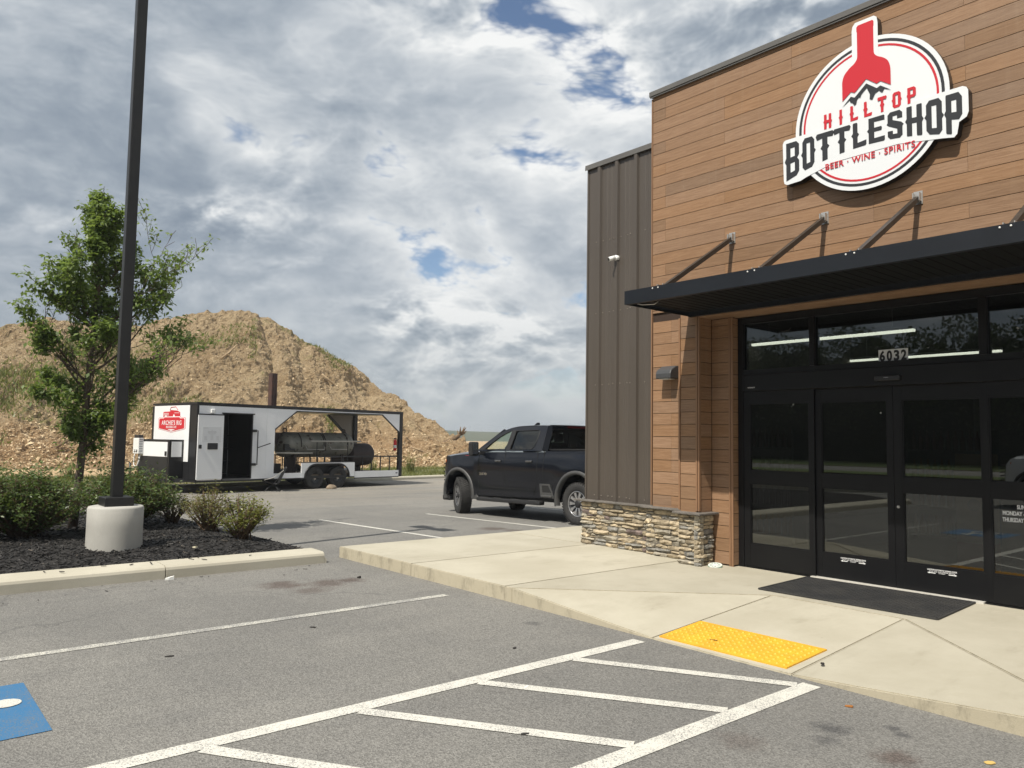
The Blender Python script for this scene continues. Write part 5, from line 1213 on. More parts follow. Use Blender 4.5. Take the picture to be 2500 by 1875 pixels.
# guard rails both sides
for sx, nm in ((-.05,'near'),(W_+.06,'far')):
    o = tp('guard_rail', bar(B(), (sx,-1.66 if nm == 'far' else .03,1.12), (sx,3.86,1.11), .045, .05), M_TBM)
    for k in range(17 if nm == 'far' else 6):
        y = -1.4+k*.32 if nm == 'far' else (2.10,2.53,2.97,3.42,.4,1.2)[k]
        put('baluster', mesh(bar(B(), (sx,y,.50 if nm == 'far' or k < 4 else .92), (sx,y,1.10), .032, .032), M_TBM), o)
# logs and gear under the tank
bm = B(); box(bm, -1.7,-1.0,-1.5,-.75,.501,.86); tp('wood_box', bm, mat('gear_dark', (.03,.03,.03), .7)); bm = B(); cyl(bm, (-.75,-1.35,.62), (-.75,-1.35,.85), .16, n=12); tp('bucket', bm, mat('gear_brown', (.05,.03,.02), .6))
# tail marker
tp('tail_marker', BOX(.0035,.012,3.70,3.80,.45,.50), mat('marker_grey', (.2,.2,.24), .4))
# fire extinguisher on the rear post
t = thing('fire_extinguisher', 'red fire extinguisher hanging on the rear trailer post', 'fire extinguisher', TMX @ Vector((-.17,3.80,1.32)), (0,0,TH))
obj('cylinder', lathe(B(), [(.001,0),(.06,.005),(.065,.03),(.065,.36),(.045,.41),(.02,.43),(.02,.45)], n=16), mat('extinguisher_red', (.62,.02,.02), .3), t); obj('label_band', lathe(B(), [(.0655,.10),(.0662,.10),(.0662,.22),(.0655,.22)], n=16, closed=True), M_WHT, t); bm = B(); box(bm, -.015,.015,-.07,.06,.451,.49); obj('handle', bm, M_BLKP, t); obj('hose', tube(B(), [(0,.05,.47),(.02,.09,.40),(.03,.085,.15)], .011, 6), M_BLKP, t)
# ------------------------------------------------------------------ camp chair and wheel chock
t = thing('camp_chair', 'low grey mesh folding camp chair in front of the trailer', 'chair', (-24.75,10.78,-.15), (0,0,R(-28)))
M_MESH = mat('chair_fabric', (.065,.068,.072), .8, col2=(.05,.052,.056), vs_=30); M_CHT = mat('chair_tube', (.045,.045,.047), .4)
st = [(-.27,-.26,.36),(.27,-.26,.36),(.25,.10,.24),(-.25,.10,.24)]
bm = B(); nn = 8; G_ = [[bm.verts.new(tuple((1-u)*(1-v)*a+u*(1-v)*b_+u*v*c_+(1-u)*v*d_ for a, b_, c_, d_ in zip(*st)) if False else (( (1-u)*(1-v)*st[0][0]+u*(1-v)*st[1][0]+u*v*st[2][0]+(1-u)*v*st[3][0]), ((1-u)*(1-v)*st[0][1]+u*(1-v)*st[1][1]+u*v*st[2][1]+(1-u)*v*st[3][1]), ((1-u)*(1-v)*st[0][2]+u*(1-v)*st[1][2]+u*v*st[2][2]+(1-u)*v*st[3][2])-.07*math.sin(math.pi*u)*math.sin(math.pi*(.3+.7*v)))) for v in [k/nn for k in range(nn+1)]] for u in [k/nn for k in range(nn+1)]]
for i in range(nn):
    for j in range(nn): bm.faces.new((G_[i][j], G_[i+1][j], G_[i+1][j+1], G_[i][j+1])).smooth = True
obj('seat', bm, M_MESH, t)
bk = [(-.25,.11,.25),(.25,.11,.25),(.30,.36,.80),(-.30,.36,.80)]
bm = B(); G_ = [[bm.verts.new(((1-u)*(1-v)*bk[0][0]+u*(1-v)*bk[1][0]+u*v*bk[2][0]+(1-u)*v*bk[3][0], (1-u)*(1-v)*bk[0][1]+u*(1-v)*bk[1][1]+u*v*bk[2][1]+(1-u)*v*bk[3][1]+.06*math.sin(math.pi*u), (1-u)*(1-v)*bk[0][2]+u*(1-v)*bk[1][2]+u*v*bk[2][2]+(1-u)*v*bk[3][2]-.03*math.sin(math.pi*u)*v)) for v in [k/nn for k in range(nn+1)]] for u in [k/nn for k in range(nn+1)]]
for i in range(nn):
    for j in range(nn): bm.faces.new((G_[i][j], G_[i+1][j], G_[i+1][j+1], G_[i][j+1])).smooth = True
obj('backrest', bm, M_MESH, t)
for sx in (-1, 1):
    obj('back_pole', tube(B(), [(sx*.06,-.02,.22),(sx*.22,.14,.40),(sx*.30,.37,.81)], .010, 6), M_CHT, t); obj('seat_pole', tube(B(), [(sx*.06,-.02,.22),(sx*.20,-.16,.29),(sx*.28,-.27,.37)], .010, 6), M_CHT, t)
    for sy in (-1, 1): obj('leg', tube(B(), [(sx*.05,-.02,.21),(sx*.18,-.02+sy*.13,.13),(sx*.25,-.02+sy*.24,.005)], .010, 6), M_CHT, t)
    obj('arm_strap', tube(B(), [(sx*.29,-.27,.385),(sx*.33,.02,.46),(sx*.31,.33,.70)], .014, 6), mat('strap_pale', (.33,.32,.30), .6) if sx < 0 else MATS['strap_pale'], t)
obj('hub', bar(B(), (-.08,-.02,.215), (.08,-.02,.215), .035), M_BLKP, t)
bm = bmesh.new(); bmesh.ops.create_icosphere(bm, subdivisions=3, radius=.13)
for v in bm.verts: v.co *= 1+.25*noise.noise(v.co*9)+.2*noise.noise(v.co*4); v.co.z = max(v.co.z*.8, -.06); v.co.y *= 1.35
o = obj('wheel_chock_stone', bm, mat('rough_stone', (.28,.22,.16), .95, col2=(.18,.14,.1), vs_=9, bump=.6), loc=(-24.98,12.99,-.10)); tag(o, 'rough stone wedged between the trailer wheels', 'stone')
# ================================================================== pickup
PK = thing('pickup_truck', 'dark navy crew cab pickup with grey arches parked beside the shop', 'pickup', (-13.11,12.225,-.062), (0, R(1.15), math.pi))
def paint(name, c1, c2):
    m = bpy.data.materials.new(name); m.use_nodes = True; N = NT(m.node_tree)
    pos = N.n('ShaderNodeNewGeometry', out=0); sz = m.node_tree.nodes.new('ShaderNodeSeparateXYZ'); N.link(pos, sz, 0)
    c = N.mix(N.ss(N.noise(pos, 900, 2), .4, .6), c1, c2)
    du = N.math('MULTIPLY', N.ss(N.math('ADD', sz.outputs[2], N.math('MULTIPLY', N.noise(pos, 3, 5, .7), .5)), .95, .35), .02)
    c = N.mix(du, c, (.17,.15,.125))                         # road dust on the sills
    b = m.node_tree.nodes.new('ShaderNodeBsdfPrincipled'); N.link(c, b, 'Base Color'); b.inputs['Metallic'].default_value = 0.; b.inputs['Specular IOR Level'].default_value = .15; b.inputs['Roughness'].default_value = .32
    b.inputs['Coat Weight'].default_value = .6; b.inputs['Coat Roughness'].default_value = .03
    N.link(N.math('ADD', .3, N.math('MULTIPLY', du, 1.2)), b, 'Roughness')
    o = m.node_tree.nodes.new('ShaderNodeOutputMaterial'); N.link(b.outputs[0], o, 0); return m
M_NAVY = paint('navy_paint', (.0026,.0036,.0068), (.0036,.005,.0095)); M_ARCH = mat('grey_cladding', (.046,.048,.05), .55, col2=(.062,.06,.058), vs_=8); M_TRK = mat('truck_black_plastic', (.016,.016,.017), .55); M_UNDER = mat('underbody', (.012,.012,.012), .9)
M_CG = glassmat('car_glass', (.88,.93,.90), 1.5, 1.); M_CGD = glassmat('privacy_glass', (.16,.17,.17), 1.5, 1.3)
def arcp(cx, cz, r, a0, a1, n=14): return [(cx+r*math.cos(R(a0+(a1-a0)*i/n)), cz+r*math.sin(R(a0+(a1-a0)*i/n))) for i in range(n+1)]
XF, XR_ = 2.0, -2.0
out = [(2.52,.52),(2.80,.46),(2.93,.55),(2.97,.70),(2.96,.95),(2.90,1.22),(2.80,1.34),(2.62,1.41),(2.2,1.46),(1.30,1.515),(1.28,1.50),(-.98,1.50),(-.985,1.475),(-1.03,1.475),(-1.035,1.52),(-3.20,1.52),(-3.26,1.46),(-3.26,.68),(-3.18,.60),(-2.60,.55)]
out += arcp(XR_, .46, .57, 172, 8)[::1]
out += [(-1.43,.50),(1.38,.46)]
out += arcp(XF, .46, .57, 180, 8)[::1]
bm = B()
prism(bm, out, [], lambda u, v, d_: (u, d_, v), -1.0, 1.0)
def cuts(vals, ax):
    for v in vals:
        no = [0,0,0]; no[ax] = 1; co = [0,0,0]; co[ax] = v
        bmesh.ops.bisect_plane(bm, geom=bm.verts[:]+bm.edges[:]+bm.faces[:], plane_co=co, plane_no=no)
cuts([x*.2-3.2 for x in range(31)]+[2.7,2.85,1.4], 0); cuts([.62,.78,.92,1.02,1.12,1.20,1.28,1.36,1.43], 2); cuts([-.97,-.88,-.7,-.45,-.2,.2,.45,.7,.88,.97], 1)
def bodyw(x, z):
    w_ = 1.0-.015*((z-.95)/.5)**2
    w_ -= .035*max(0, (z-1.12)/.4)**1.3                        # shoulder
    w_ -= .022*math.exp(-((z-.80)/.13)**2)*(1 if -1.3 < x < 1.3 else .3)        # hollow of the doors
    if x > 2.2: w_ -= .20*((x-2.2)/.78)**2.2
    for c in (XF, XR_):
        d_ = math.hypot(x-c, z-.46); w_ += .022*math.exp(-((d_-.62)/.16)**2)
    return w_
for v in bm.verts:
    x, y, z = v.co; k = y/1.0; w_ = bodyw(x, z)
    ny = k*w_
    if z > 1.38:
        top = 1.0 if x > 1.25 else 0.5
        v.co.z -= .075*top*abs(k)**5*(1 if z > 1.42 else .5)
        if x > 1.3: v.co.z += .035*(1-k*k)-.02*math.exp(-((abs(k)-.62)/.08)**2)
    if x > 2.3: v.co.x -= .16*abs(k)**3*((x-2.3)/.67)
    v.co.y = ny
bmesh.ops.recalc_face_normals(bm, faces=bm.faces)
for f in bm.faces: f.smooth = True
me = mesh(bm, M_NAVY, 'body'); me.set_sharp_from_angle(angle=R(32)) if hasattr(me, 'set_sharp_from_angle') else None
BODY = put('body', me, PK)
# ---- cab: side sheets with window openings, roof, glass
def cy(z): return .965-.30*max(0, (z-1.46))**1.05*1.05          # tumblehome
sheet_out = [(1.34,1.49),(1.22,1.57),(.90,1.76),(.66,1.885),(.45,1.965),(.25,2.012),(.0,2.04),(-.4,2.05),(-.85,2.04),(-1.0,2.01),(-1.06,1.93),(-.96,1.49)]
wf = [(1.04,1.525),(.86,1.655),(.64,1.79),(.45,1.875),(.30,1.925),(.205,1.945),(.29,1.525)]; wr = [(.14,1.525),(.055,1.94),(-.66,1.945),(-.74,1.92),(-.67,1.60),(-.58,1.53)]
for sg in (1, -1):
    bm = B(); prism(bm, sheet_out, [wf, wr], lambda u, v, d_: (u, sg*(cy(v)-d_), v), 0, .05); o = tp2 = obj('cab_side', bm, M_NAVY, PK)
    for nm, wp, g_ in (('front_window', wf, M_CG), ('rear_window', wr, M_CGD)):
        bm = B(); prism(bm, wp, [], lambda u, v, d_: (u, sg*(cy(v)-d_), v), .018, .024); put(nm, mesh(bm, g_), o)
    bm = B(); prism(bm, [(.285,1.515),(.13,1.515),(.045,1.955),(.19,1.955)], [], lambda u, v, d_: (u, sg*(cy(v)-d_), v), -.004, .003); put('pillar_trim', mesh(bm, M_TRK), o)
    bm = B(); prism(bm, [(1.30,1.515),(1.04,1.515),(.92,1.60),(.98,1.63)], [], lambda u, v, d_: (u, sg*(cy(v)-d_), v), -.004, .003); put('mirror_sail', mesh(bm, M_TRK), o)
    bm = B()
    for wp in (wf, wr):
        pts = [(u, sg*(cy(v)+.003), v) for u, v in wp]; tube(bm, pts+[pts[0]], .008, 5)
    put('window_seal', mesh(bm, M_TRK), o)
    # doors seams, handles
    bm = B()
    for pl_ in ([(.285,.50),(.285,1.50)],[(1.22,.50),(1.24,.95),(1.22,1.47)],[(-.70,.55),(-.80,1.0),(-.80,1.49)],[(-.965,.52),(-.995,1.0),(-1.0,1.48)]):
        P_ = [(x, sg*(bodyw(x, z)+.0005), z) for x, z in [tuple(np.array(a)*(1-t)+np.array(b_)*t) for a, b_ in zip(pl_, pl_[1:]) for t in (0,.25,.5,.75)]+[pl_[-1]]]
        put('door_seam', mesh(tube(B(), P_, .0055, 4), M_UNDER), BODY)
    for hx in (.50, -.55):
        hb = put('door_handle', mesh(bev(BOX(hx-.10,hx+.10,sg*(bodyw(hx,1.26)+.001) if sg > 0 else -bodyw(hx,1.26)-.035,(bodyw(hx,1.26)+.035) if sg > 0 else -bodyw(hx,1.26)-.001,1.245,1.285), .008), mat('handle_%s' % hx, (.16,.165,.17), .25, metal=.7)), BODY)
    # wheel arch cladding
    for c in (XF, XR_):
        bm = B(); A0 = arcp(c, .46, .575, 190, -10, 20) if c == XR_ else arcp(c, .46, .575, 188, -12, 20)
        tail = [(c-.60,.36)] if c == XF else []
        ring = [(x, z) for x, z in A0]
        rin, rout = [], []
        for x, z in ring:
            d_ = Vector((x-c, z-.46)).normalized(); wo = bodyw(min(max(x,-3.2),2.9), max(z,.5))
            rin.append((x-d_.x*.012, z-d_.y*.012, wo+.028)); rout.append((x+d_.x*.062, z+d_.y*.062, wo+.012))
        a = [bm.verts.new((x, sg*y, z)) for x, z, y in rin]; b_ = [bm.verts.new((x, sg*y, z)) for x, z, y in rout]; c_ = [bm.verts.new((x, sg*(y-.12), z)) for x, z, y in rin]; d__ = [bm.verts.new((x, sg*(y-.04), z)) for x, z, y in rout]
        for i in range(len(a)-1):
            for p, q in ((a,b_),(c_,a),(b_,d__)): bm.faces.new((p[i], p[i+1], q[i+1], q[i])).smooth = True
        put('wheel_arch_cladding', mesh(bm, M_ARCH), BODY)
    # mud flap behind the front wheel and step bar
    put('mud_flap', mesh(bev(prism(B(), [(1.43,.62),(1.36,.60),(1.22,.40),(1.30,.36),(1.46,.40)], [], lambda u, v, d_: (u, sg*d_, v), .86, 1.0), .01), M_ARCH), BODY)
    st_ = put('step_bar', mesh(bev(BOX(-.95,1.22,min(sg*.90,sg*1.06),max(sg*.90,sg*1.06),.345,.425), .02, 2), M_TRK), BODY)
    for sx in (-.7,-.1,.5,1.0): put('step_pad', mesh(BOX(sx-.16,sx+.16,min(sg*.94,sg*1.055),max(sg*.94,sg*1.055),.426,.432), M_ARCH), BODY)
    put('rocker', mesh(BOX(-1.38,1.36,min(sg*.78,sg*.955),max(sg*.78,sg*.955),.42,.53), M_UNDER), BODY)
    # bed side step
    bm = B(); q = [(-1.14,.80),(-.93,.80),(-.86,.56),(-1.30,.56)]; prism(bm, [(-.90,.80),(-1.20,.80),(-1.34,.55),(-1.34,.50),(-.93,.55)], [[(-.97,.765),(-1.17,.765),(-1.27,.62),(-.99,.62)]], lambda u, v, d_: (u, sg*d_, v), .985, 1.01); put('bed_step_surround', mesh(bm, M_ARCH), BODY)
    put('bed_step_pocket', mesh(BOX(-1.27,-.98,min(sg*.975,sg*1.0025),max(sg*.975,sg*1.0025),.60,.77), M_UNDER), BODY); put('bed_step', mesh(bev(BOX(-1.30,-.97,min(sg*.95,sg*1.05),max(sg*.95,sg*1.05),.515,.565), .012), M_ARCH), BODY)
    # mirror
    mr = put('door_mirror', mesh(bev(BOX(1.06,1.20,min(sg*1.10,sg*1.32),max(sg*1.10,sg*1.32),1.37,1.70), .035, 2), M_TRK), PK); put('mirror_glass', mesh(BOX(1.054,1.0595,min(sg*1.135,sg*1.285),max(sg*1.135,sg*1.285),1.42,1.66), M_CHR), mr); put('mirror_arm', mesh(bev(BOX(1.04,1.14,min(sg*.90,sg*1.10),max(sg*.90,sg*1.10),1.40,1.47), .01), M_TRK), mr)
    # badge
    if sg > 0:
        o = put('badge', text('2500 HD', .075, M_CHR, .27, extr=.003, bold=.002), BODY, (1.18, bodyw(1.1,.92)+.004, .935), (R(90), 0, math.pi)); o['label'] = 'chrome lettering reading 2500 HD'
    # lamps
    put('side_marker', mesh(bev(BOX(2.62,2.67,min(sg*.80,sg*.893),max(sg*.80,sg*.893),1.20,1.275), .012), mat('amber_lens_%d' % sg, (.75,.14,.02), .2)), BODY)
    put('headlight', mesh(bev(BOX(2.72,2.84,min(sg*.55,sg*.74),max(sg*.55,sg*.74),1.0,1.19), .02), mat('headlamp_%d' % sg, (.55,.57,.6), .1)), BODY); put('tail_light', mesh(BOX(-3.268,-3.20,min(sg*.80,sg*.975),max(sg*.80,sg*.975),1.0,1.42), mat('tail_red_%d' % sg, (.45,.01,.01), .2)), BODY)
# badge on the hood bulge
put('hood_badge', mesh(BOX(1.62,1.78,.945,.957,1.335,1.385), mat('badge_red', (.5,.03,.05), .3)), BODY)
# roof, glass, pillars
bm = B(); nx, ny = 14, 9; G_ = []
for i in range(nx):
    u = i/(nx-1); x = .55-u*(.55+1.04)
    zc2 = float(np.interp(x, [-1.04,-.95,-.5,0,.25,.45,.55], [1.995,2.035,2.052,2.042,2.012,1.965,1.93]))
    G_.append([bm.verts.new((x, (j/(ny-1)*2-1)*(cy(min(zc2, 2.0))+.0), zc2+.035*(1-(j/(ny-1)*2-1)**2))) for j in range(ny)])
for i in range(nx-1):
    for j in range(ny-1): bm.faces.new((G_[i][j], G_[i+1][j], G_[i+1][j+1], G_[i][j+1])).smooth = True
RF = obj('roof', bm, M_NAVY, PK)
put('antenna_fin', mesh(prism(B(), [(-.05,2.07),(.14,2.07),(.0,2.15),(-.04,2.15)], [], lambda u, v, d_: (u+.25, d_, v), -.025, .025), M_NAVY), RF)
put('marker_lamp', mesh(BOX(.36,.44,-.06,.06,2.035,2.07), M_TRK), RF)
bm = B(); q = [(1.26,-.86,1.50),(1.26,.86,1.50),(.535,.74,1.945),(.535,-.74,1.945)]; bm.faces.new([bm.verts.new(p) for p in q]); obj('windscreen', bm, M_CG, PK)
bm = B(); q = [(-1.0,-.84,1.555),(-1.0,.84,1.555),(-1.07,.75,1.955),(-1.07,-.75,1.955)]; bm.faces.new([bm.verts.new(p) for p in q]); RG = obj('rear_screen', bm, M_CGD, PK)
bm = B()
for a, b_ in (((-.985,-.93,1.50),(-1.07,-.83,2.02)),((-.985,.93,1.50),(-1.07,.83,2.02))): bar(bm, a, b_, .10, .12)
bar(bm, (-.985,-.95,1.515), (-.985,.95,1.515), .06, .07); bar(bm, (-1.065,-.82,2.0), (-1.065,.82,2.0), .06, .09); obj('rear_cab_frame', bm, M_NAVY, PK)
put('high_brake_lamp', mesh(BOX(-1.112,-1.095,-.35,.35,1.985,2.03), mat('brake_red', (.05,.004,.006), .2)), RF)
for sg in (1, -1): obj('windscreen_pillar', bar(B(), (1.28,sg*.90,1.49), (.50,sg*.775,1.95), .05, .09), M_NAVY, PK)
# inside
M_SEAT = mat('seat_black', (.02,.02,.021), .7); bm = B()
box(bm, -.9,1.28,-.84,.84,.95,1.0); box(bm, 1.05,1.28,-.84,.84,1.0,1.50); obj('dashboard', bm, M_SEAT, PK)
for sy in (-.42, .42):
    for sx in (.25, -.62): obj('seat', bev(box(box(B(), sx-.25,sx+.25,sy-.26,sy+.26,1.0,1.18), sx-.32,sx-.20,sy-.25,sy+.25,1.181,1.68), .03), M_SEAT, PK); obj('headrest', bev(BOX(sx-.31,sx-.22,sy-.13,sy+.13,1.70,1.86), .03), M_SEAT, PK)
obj('steering_wheel', tube(B(), [(.72+.10*math.sin(a)*.5, .42+.19*math.cos(a), 1.45+.18*math.sin(a)) for a in [i*math.pi/10 for i in range(21)]], .016, 6), M_SEAT, PK)
obj('interior_mirror', BOX(.62,.66,-.12,.12,1.80,1.87), M_SEAT, PK)
# bed cover, bumpers, grille, underside
obj('tonneau_cover', BOX(-3.19,-1.05,-.86,.86,1.505,1.535), M_TRK, PK); put('tailgate_seam', mesh(BOX(-3.266,-3.258,-.79,.79,.80,1.42), M_NAVY), BODY)
bm = B(); prism(bm, [(2.56,-.96),(2.74,-.905),(2.90,-.68),(2.99,-.3),(3.0,0),(2.99,.3),(2.90,.68),(2.74,.905),(2.56,.96),(2.5,.9),(2.5,-.9)], [], lambda u, v, d_: (u, v, d_), .42, .70); obj('front_bumper', bev(bm, .03, 2), M_NAVY, PK); obj('lower_valance', bev(BOX(2.50,2.80,-.90,.90,.28,.419), .03), M_TRK, PK)
bm = B(); [box(bm, 2.965-.05*abs(z-.95),2.985-.05*abs(z-.95),-.72,.72,z,z+.035) for z in (.75,.85,.95,1.05,1.15)]; obj('grille', bm, M_TRK, PK)
obj('rear_bumper', bev(BOX(-3.42,-3.27,-.95,.95,.55,.75), .03, 2), M_CHR, PK)
bm = B(); box(bm, -3.0,2.5,-.5,.5,.40,.58); cyl(bm, (XR_,-.8,.43), (XR_,.8,.43), .07, n=10); cyl(bm, (XF,-.75,.43), (XF,.75,.43), .06, n=10); bmesh.ops.create_icosphere(bm, subdivisions=2, radius=.17, matrix=Matrix.Translation((XR_,0,.43))); obj('chassis', bm, M_UNDER, PK)
for sg in (1, -1):
    for c in (XF, XR_): put('wheel_liner', mesh(prism(B(), arcp(c,.46,.56,0,180,12), [], lambda u, v, d_: (u, sg*d_, v), .55, .60), M_UNDER), BODY)
M_MACH = mat('machined_rim', (.60,.60,.61), .28, metal=.85); M_RIMG = mat('dark_rim', (.03,.03,.032), .4)
for c, sg, rz_ in ((XF,1,R(-23)),(XF,-1,R(-23)),(XR_,1,0),(XR_,-1,0)):
    wz = wheel(PK, 0, 0, 0, .428, .275, .262, M_RIMG, 1, 8, M_TRK, spokes=10, tread=44, mach=M_MACH)
    wz.location = (c, sg*.865, .43); wz.rotation_euler = (0, 0, (R(90) if sg > 0 else R(-90))+rz_)
# ================================================================== lamp pole
LP = thing('lamp_pole', 'tall square black lamp pole on a round concrete base in the mulch bed', 'lamp pole', (-11.15,2.715,.18))
bm = lathe(B(), [(.335,-.25),(.335,.02),(.333,.30),(.335,.535),(.322,.556),(.30,.562),(.001,.565)], n=40)
for v in bm.verts:
    if v.co.z > -.1: k = 1+.010*noise.noise(Vector((v.co.x*4, v.co.y*4, v.co.z*9))); v.co.x *= k; v.co.y *= k
obj('concrete_base', bm, M_BASEC, LP)
M_POLE = mat('pole_black', (.0125,.0128,.0135), .45, col2=(.016,.016,.016), vs_=3, spec=.35)
obj('base_cover', bev(BOX(-.175,.175,-.175,.175,.563,.680), .008), M_POLE, LP); obj('shaft', bev(BOX(-.066,.066,-.066,.066,.565,8.5), .008, 2), M_POLE, LP); obj('hand_hole_cover', BOX(.0665,.071,-.035,.035,1.14,1.29), M_POLE, LP)
for sg in (-1, 1): obj('lamp_head', bev(BOX(min(sg*.12,sg*.62),max(sg*.12,sg*.62),-.17,.17,8.44,8.53), .02), M_POLE, LP); obj('lamp_arm', BOX(min(sg*.067,sg*.119),max(sg*.067,sg*.119),-.04,.04,8.45,8.52), M_POLE, LP)
# ================================================================== leaves
def leafset(pts, size, nrm=None, droop=.3, asp=.5):
    """folded leaf blades (two quads each joined as one island) at pts"""
    V = []
    for p in pts:
        a = rng.uniform(0, 6.28); e = rng.uniform(-.9, .5)-droop
        d_ = Vector((math.cos(a)*math.cos(e), math.sin(a)*math.cos(e), math.sin(e))); s = d_.cross(Vector((rng.normal()*.5, rng.normal()*.5, 1))).normalized()
        l = rng.uniform(.7, 1.3)*size; w_ = l*asp*.5; n_ = s.cross(d_)*w_*.35; p = Vector(p)
        V.append([tuple(p), tuple(p+d_*l*.45+s*w_+n_), tuple(p+d_*l), tuple(p+d_*l*.45-s*w_+n_)])
    return V
M_BARK = mat('grey_bark', (.115,.085,.062), .9, col2=(.07,.052,.04), vs_=14, stretch=(1,1,.25), bump=.6, bscale=40)
M_TLEAF = leafmat('tree_leaves', (.095,.160,.036), (.225,.300,.095), .48)
def limb(bm, p0, d_, L, r0, tips, depth=0, maxd=2, grav=-.02):
    n = 5; pts = [Vector(p0)]; rs = [r0]; d_ = Vector(d_).normalized()
    for i in range(n):
        d_ = (d_+Vector((rng.normal()*.13, rng.normal()*.13, rng.normal()*.08+.06))).normalized(); pts.append(pts[-1]+d_*L/n); rs.append(max(.004, r0*(1-.8*(i+1)/n)))
    tube(bm, pts, rs, 6 if r0 > .02 else 4)
    for i in range(1, n+1):
        if depth < maxd:
            for k in range(2 if depth == 0 else 1):
                a = rng.uniform(0, 6.28); e = Vector((math.cos(a), math.sin(a), rng.uniform(-.1, .5))).normalized()
                limb(bm, pts[i], (d_*.75+e*.65), L*rng.uniform(.22, .40), rs[i]*.65, tips, depth+1, maxd)
    if depth >= 1:
        for i in range(1, n+1): tips.append((pts[i], L))
T = thing('sapling_tree', 'young leafy street tree behind the lamp pole in the mulch bed', 'tree', (-14.0,2.78,.16))
bm = B(); tips = []
trunk = [Vector((0,0,-.1)), Vector((.0,.06,.7)), Vector((0,.10,1.5)), Vector((-.02,.12,2.4)), Vector((0,.16,3.3)), Vector((.03,.20,4.2)), Vector((.0,.16,4.9)), Vector((0,.14,5.35))]
tube(bm, trunk, [.075,.062,.055,.047,.038,.028,.018,.006], 9)
def tat(z):
    for a, b_ in zip(trunk, trunk[1:]):
        if a.z <= z <= b_.z: return a.lerp(b_, (z-a.z)/(b_.z-a.z))
    return trunk[-1]
# main limbs: (height, direction y, direction x, rise, length)
LB = [(1.25,.7,.3,.55,1.2),(1.35,-.6,.4,.45,.8),(1.1,.2,-.8,.6,.9),(1.6,1.,.1,.65,1.9),(1.75,-.9,.3,.45,.9),(1.9,.9,-.4,.55,1.7),(2.1,.3,.9,.6,1.1),(2.2,-.9,-.2,.75,1.35),(2.35,-1.,.1,.55,1.1),(2.45,1.,.2,.7,1.7),(2.7,.9,-.3,.9,1.9),(2.8,-.6,-.5,.8,1.1),(3.0,.7,.6,.8,1.3),(3.2,-.9,.2,.8,1.2),(3.35,.8,-.1,.95,1.0),(3.6,-.8,-.2,.9,1.0),(3.8,.7,.3,1.0,.8),(3.9,-.9,.3,.9,.95),(4.1,.4,-.6,1.,.8),(4.3,-.5,.4,1.1,.8),(4.4,.7,.1,1.2,.75),(4.6,-.4,-.3,1.4,.7),(4.8,.4,.2,1.5,.6),(2.0,-.5,-.8,.5,1.0),(3.4,.1,-.9,.7,.9),(2.6,.2,.9,.6,.9),(1.5,.3,.8,.4,.8),(1.45,-.2,-.7,.4,.9),(4.0,0,.8,1.,.6),(2.5,1.,.1,1.05,2.5),(2.7,1.,-.1,.95,2.3),(1.8,1.,.05,.42,2.2),(1.55,.9,.2,.5,1.9),(2.3,-1.,.05,.85,1.55),(3.3,-1.,.1,.9,1.2)]
for z, dy, dx, rise, L in LB:
    limb(bm, tat(z), (dx*.8, dy, rise*1.15), L*(.80 if dy < 0 else .92), .020 if L > 1 else .014, tips)
obj('trunk', bm, M_BARK, T)
P = []
for p, L in tips:
    if noise.noise(Vector((p.x*2.2, p.y*2.2, p.z*2.2+9))) < (-.02 if p.z < 3 else -.10): continue
    for k in range(3): P.append(p+Vector((rng.normal()*.06, rng.normal()*.06, rng.normal()*.05)))
for z in np.linspace(.9, 3.6, 520): P.append(tat(z)+Vector((rng.normal()*.17, rng.normal()*.17, 0)))
me = quadmesh('crown', np.array(leafset(P, .088, droop=.25, asp=.50)), M_TLEAF); o = put('crown', me, T)
print('tree leaves', len(P))
# ================================================================== shrubs
M_BUSH = leafmat('dark_shrub_leaves', (.046,.084,.022), (.140,.190,.058), .3); M_AZ = leafmat('yellow_green_leaves', (.105,.135,.026), (.25,.25,.060), .38); M_AZ2 = leafmat('pale_shrub_leaves', (.120,.122,.042), (.225,.215,.080), .38); M_TWIG = mat('twig_brown', (.13,.085,.05), .9)
def shrub(x, y, rx, ry, h, n, m, size, label, twigs, name='evergreen_shrub', dens=1., low=.12, cat='shrub'):
    z0 = mz(x, y); t = thing(name, label, cat, (x, y, z0), group='shrubs in the mulch bed')
    bm = B(); tips = []
    for i in range(twigs):
        a = rng.uniform(0, 6.28); q = math.sqrt(rng.uniform(.02, 1)); tx, ty = math.cos(a)*q*rx*.92, math.sin(a)*q*ry*.92; tz = h*(1-.45*q*q)*rng.uniform(.6, 1.0)
        p0 = Vector((rng.normal()*.05, rng.normal()*.05, -.03)); p1 = Vector((tx*.55, ty*.55, tz*.5)); p2 = Vector((tx, ty, tz))
        tube(bm, [p0, p1, p2], [.012,.008,.003], 4)
        for k in range(9): f_ = rng.uniform(.3, 1.05); b_ = p1.lerp(p2, (f_-.5)*2) if f_ > .5 else p0.lerp(p1, f_*2); tips.append(b_)
        for k in range(3):
            s0 = p1.lerp(p2, rng.uniform(.2, .9)); e = Vector((rng.normal(), rng.normal(), abs(rng.normal())*.9)).normalized()*rng.uniform(.08,.22)*max(rx, .3)*1.6; tube(bm, [s0, s0+e], [.004,.002], 3); tips += [s0+e*.6, s0+e, s0+e]
    obj('stems', bm, M_TWIG, t)
    P = []
    while len(P) < n:
        p = tips[rng.integers(len(tips))]; q = p+Vector((rng.normal()*.05, rng.normal()*.05, rng.normal()*.045))
        if q.z < low*h*(.4+rng.random()): continue
        P.append(q)
    V = leafset(P, size, droop=-.25, asp=.42); put('foliage', quadmesh('foliage', np.array(V), m), t)
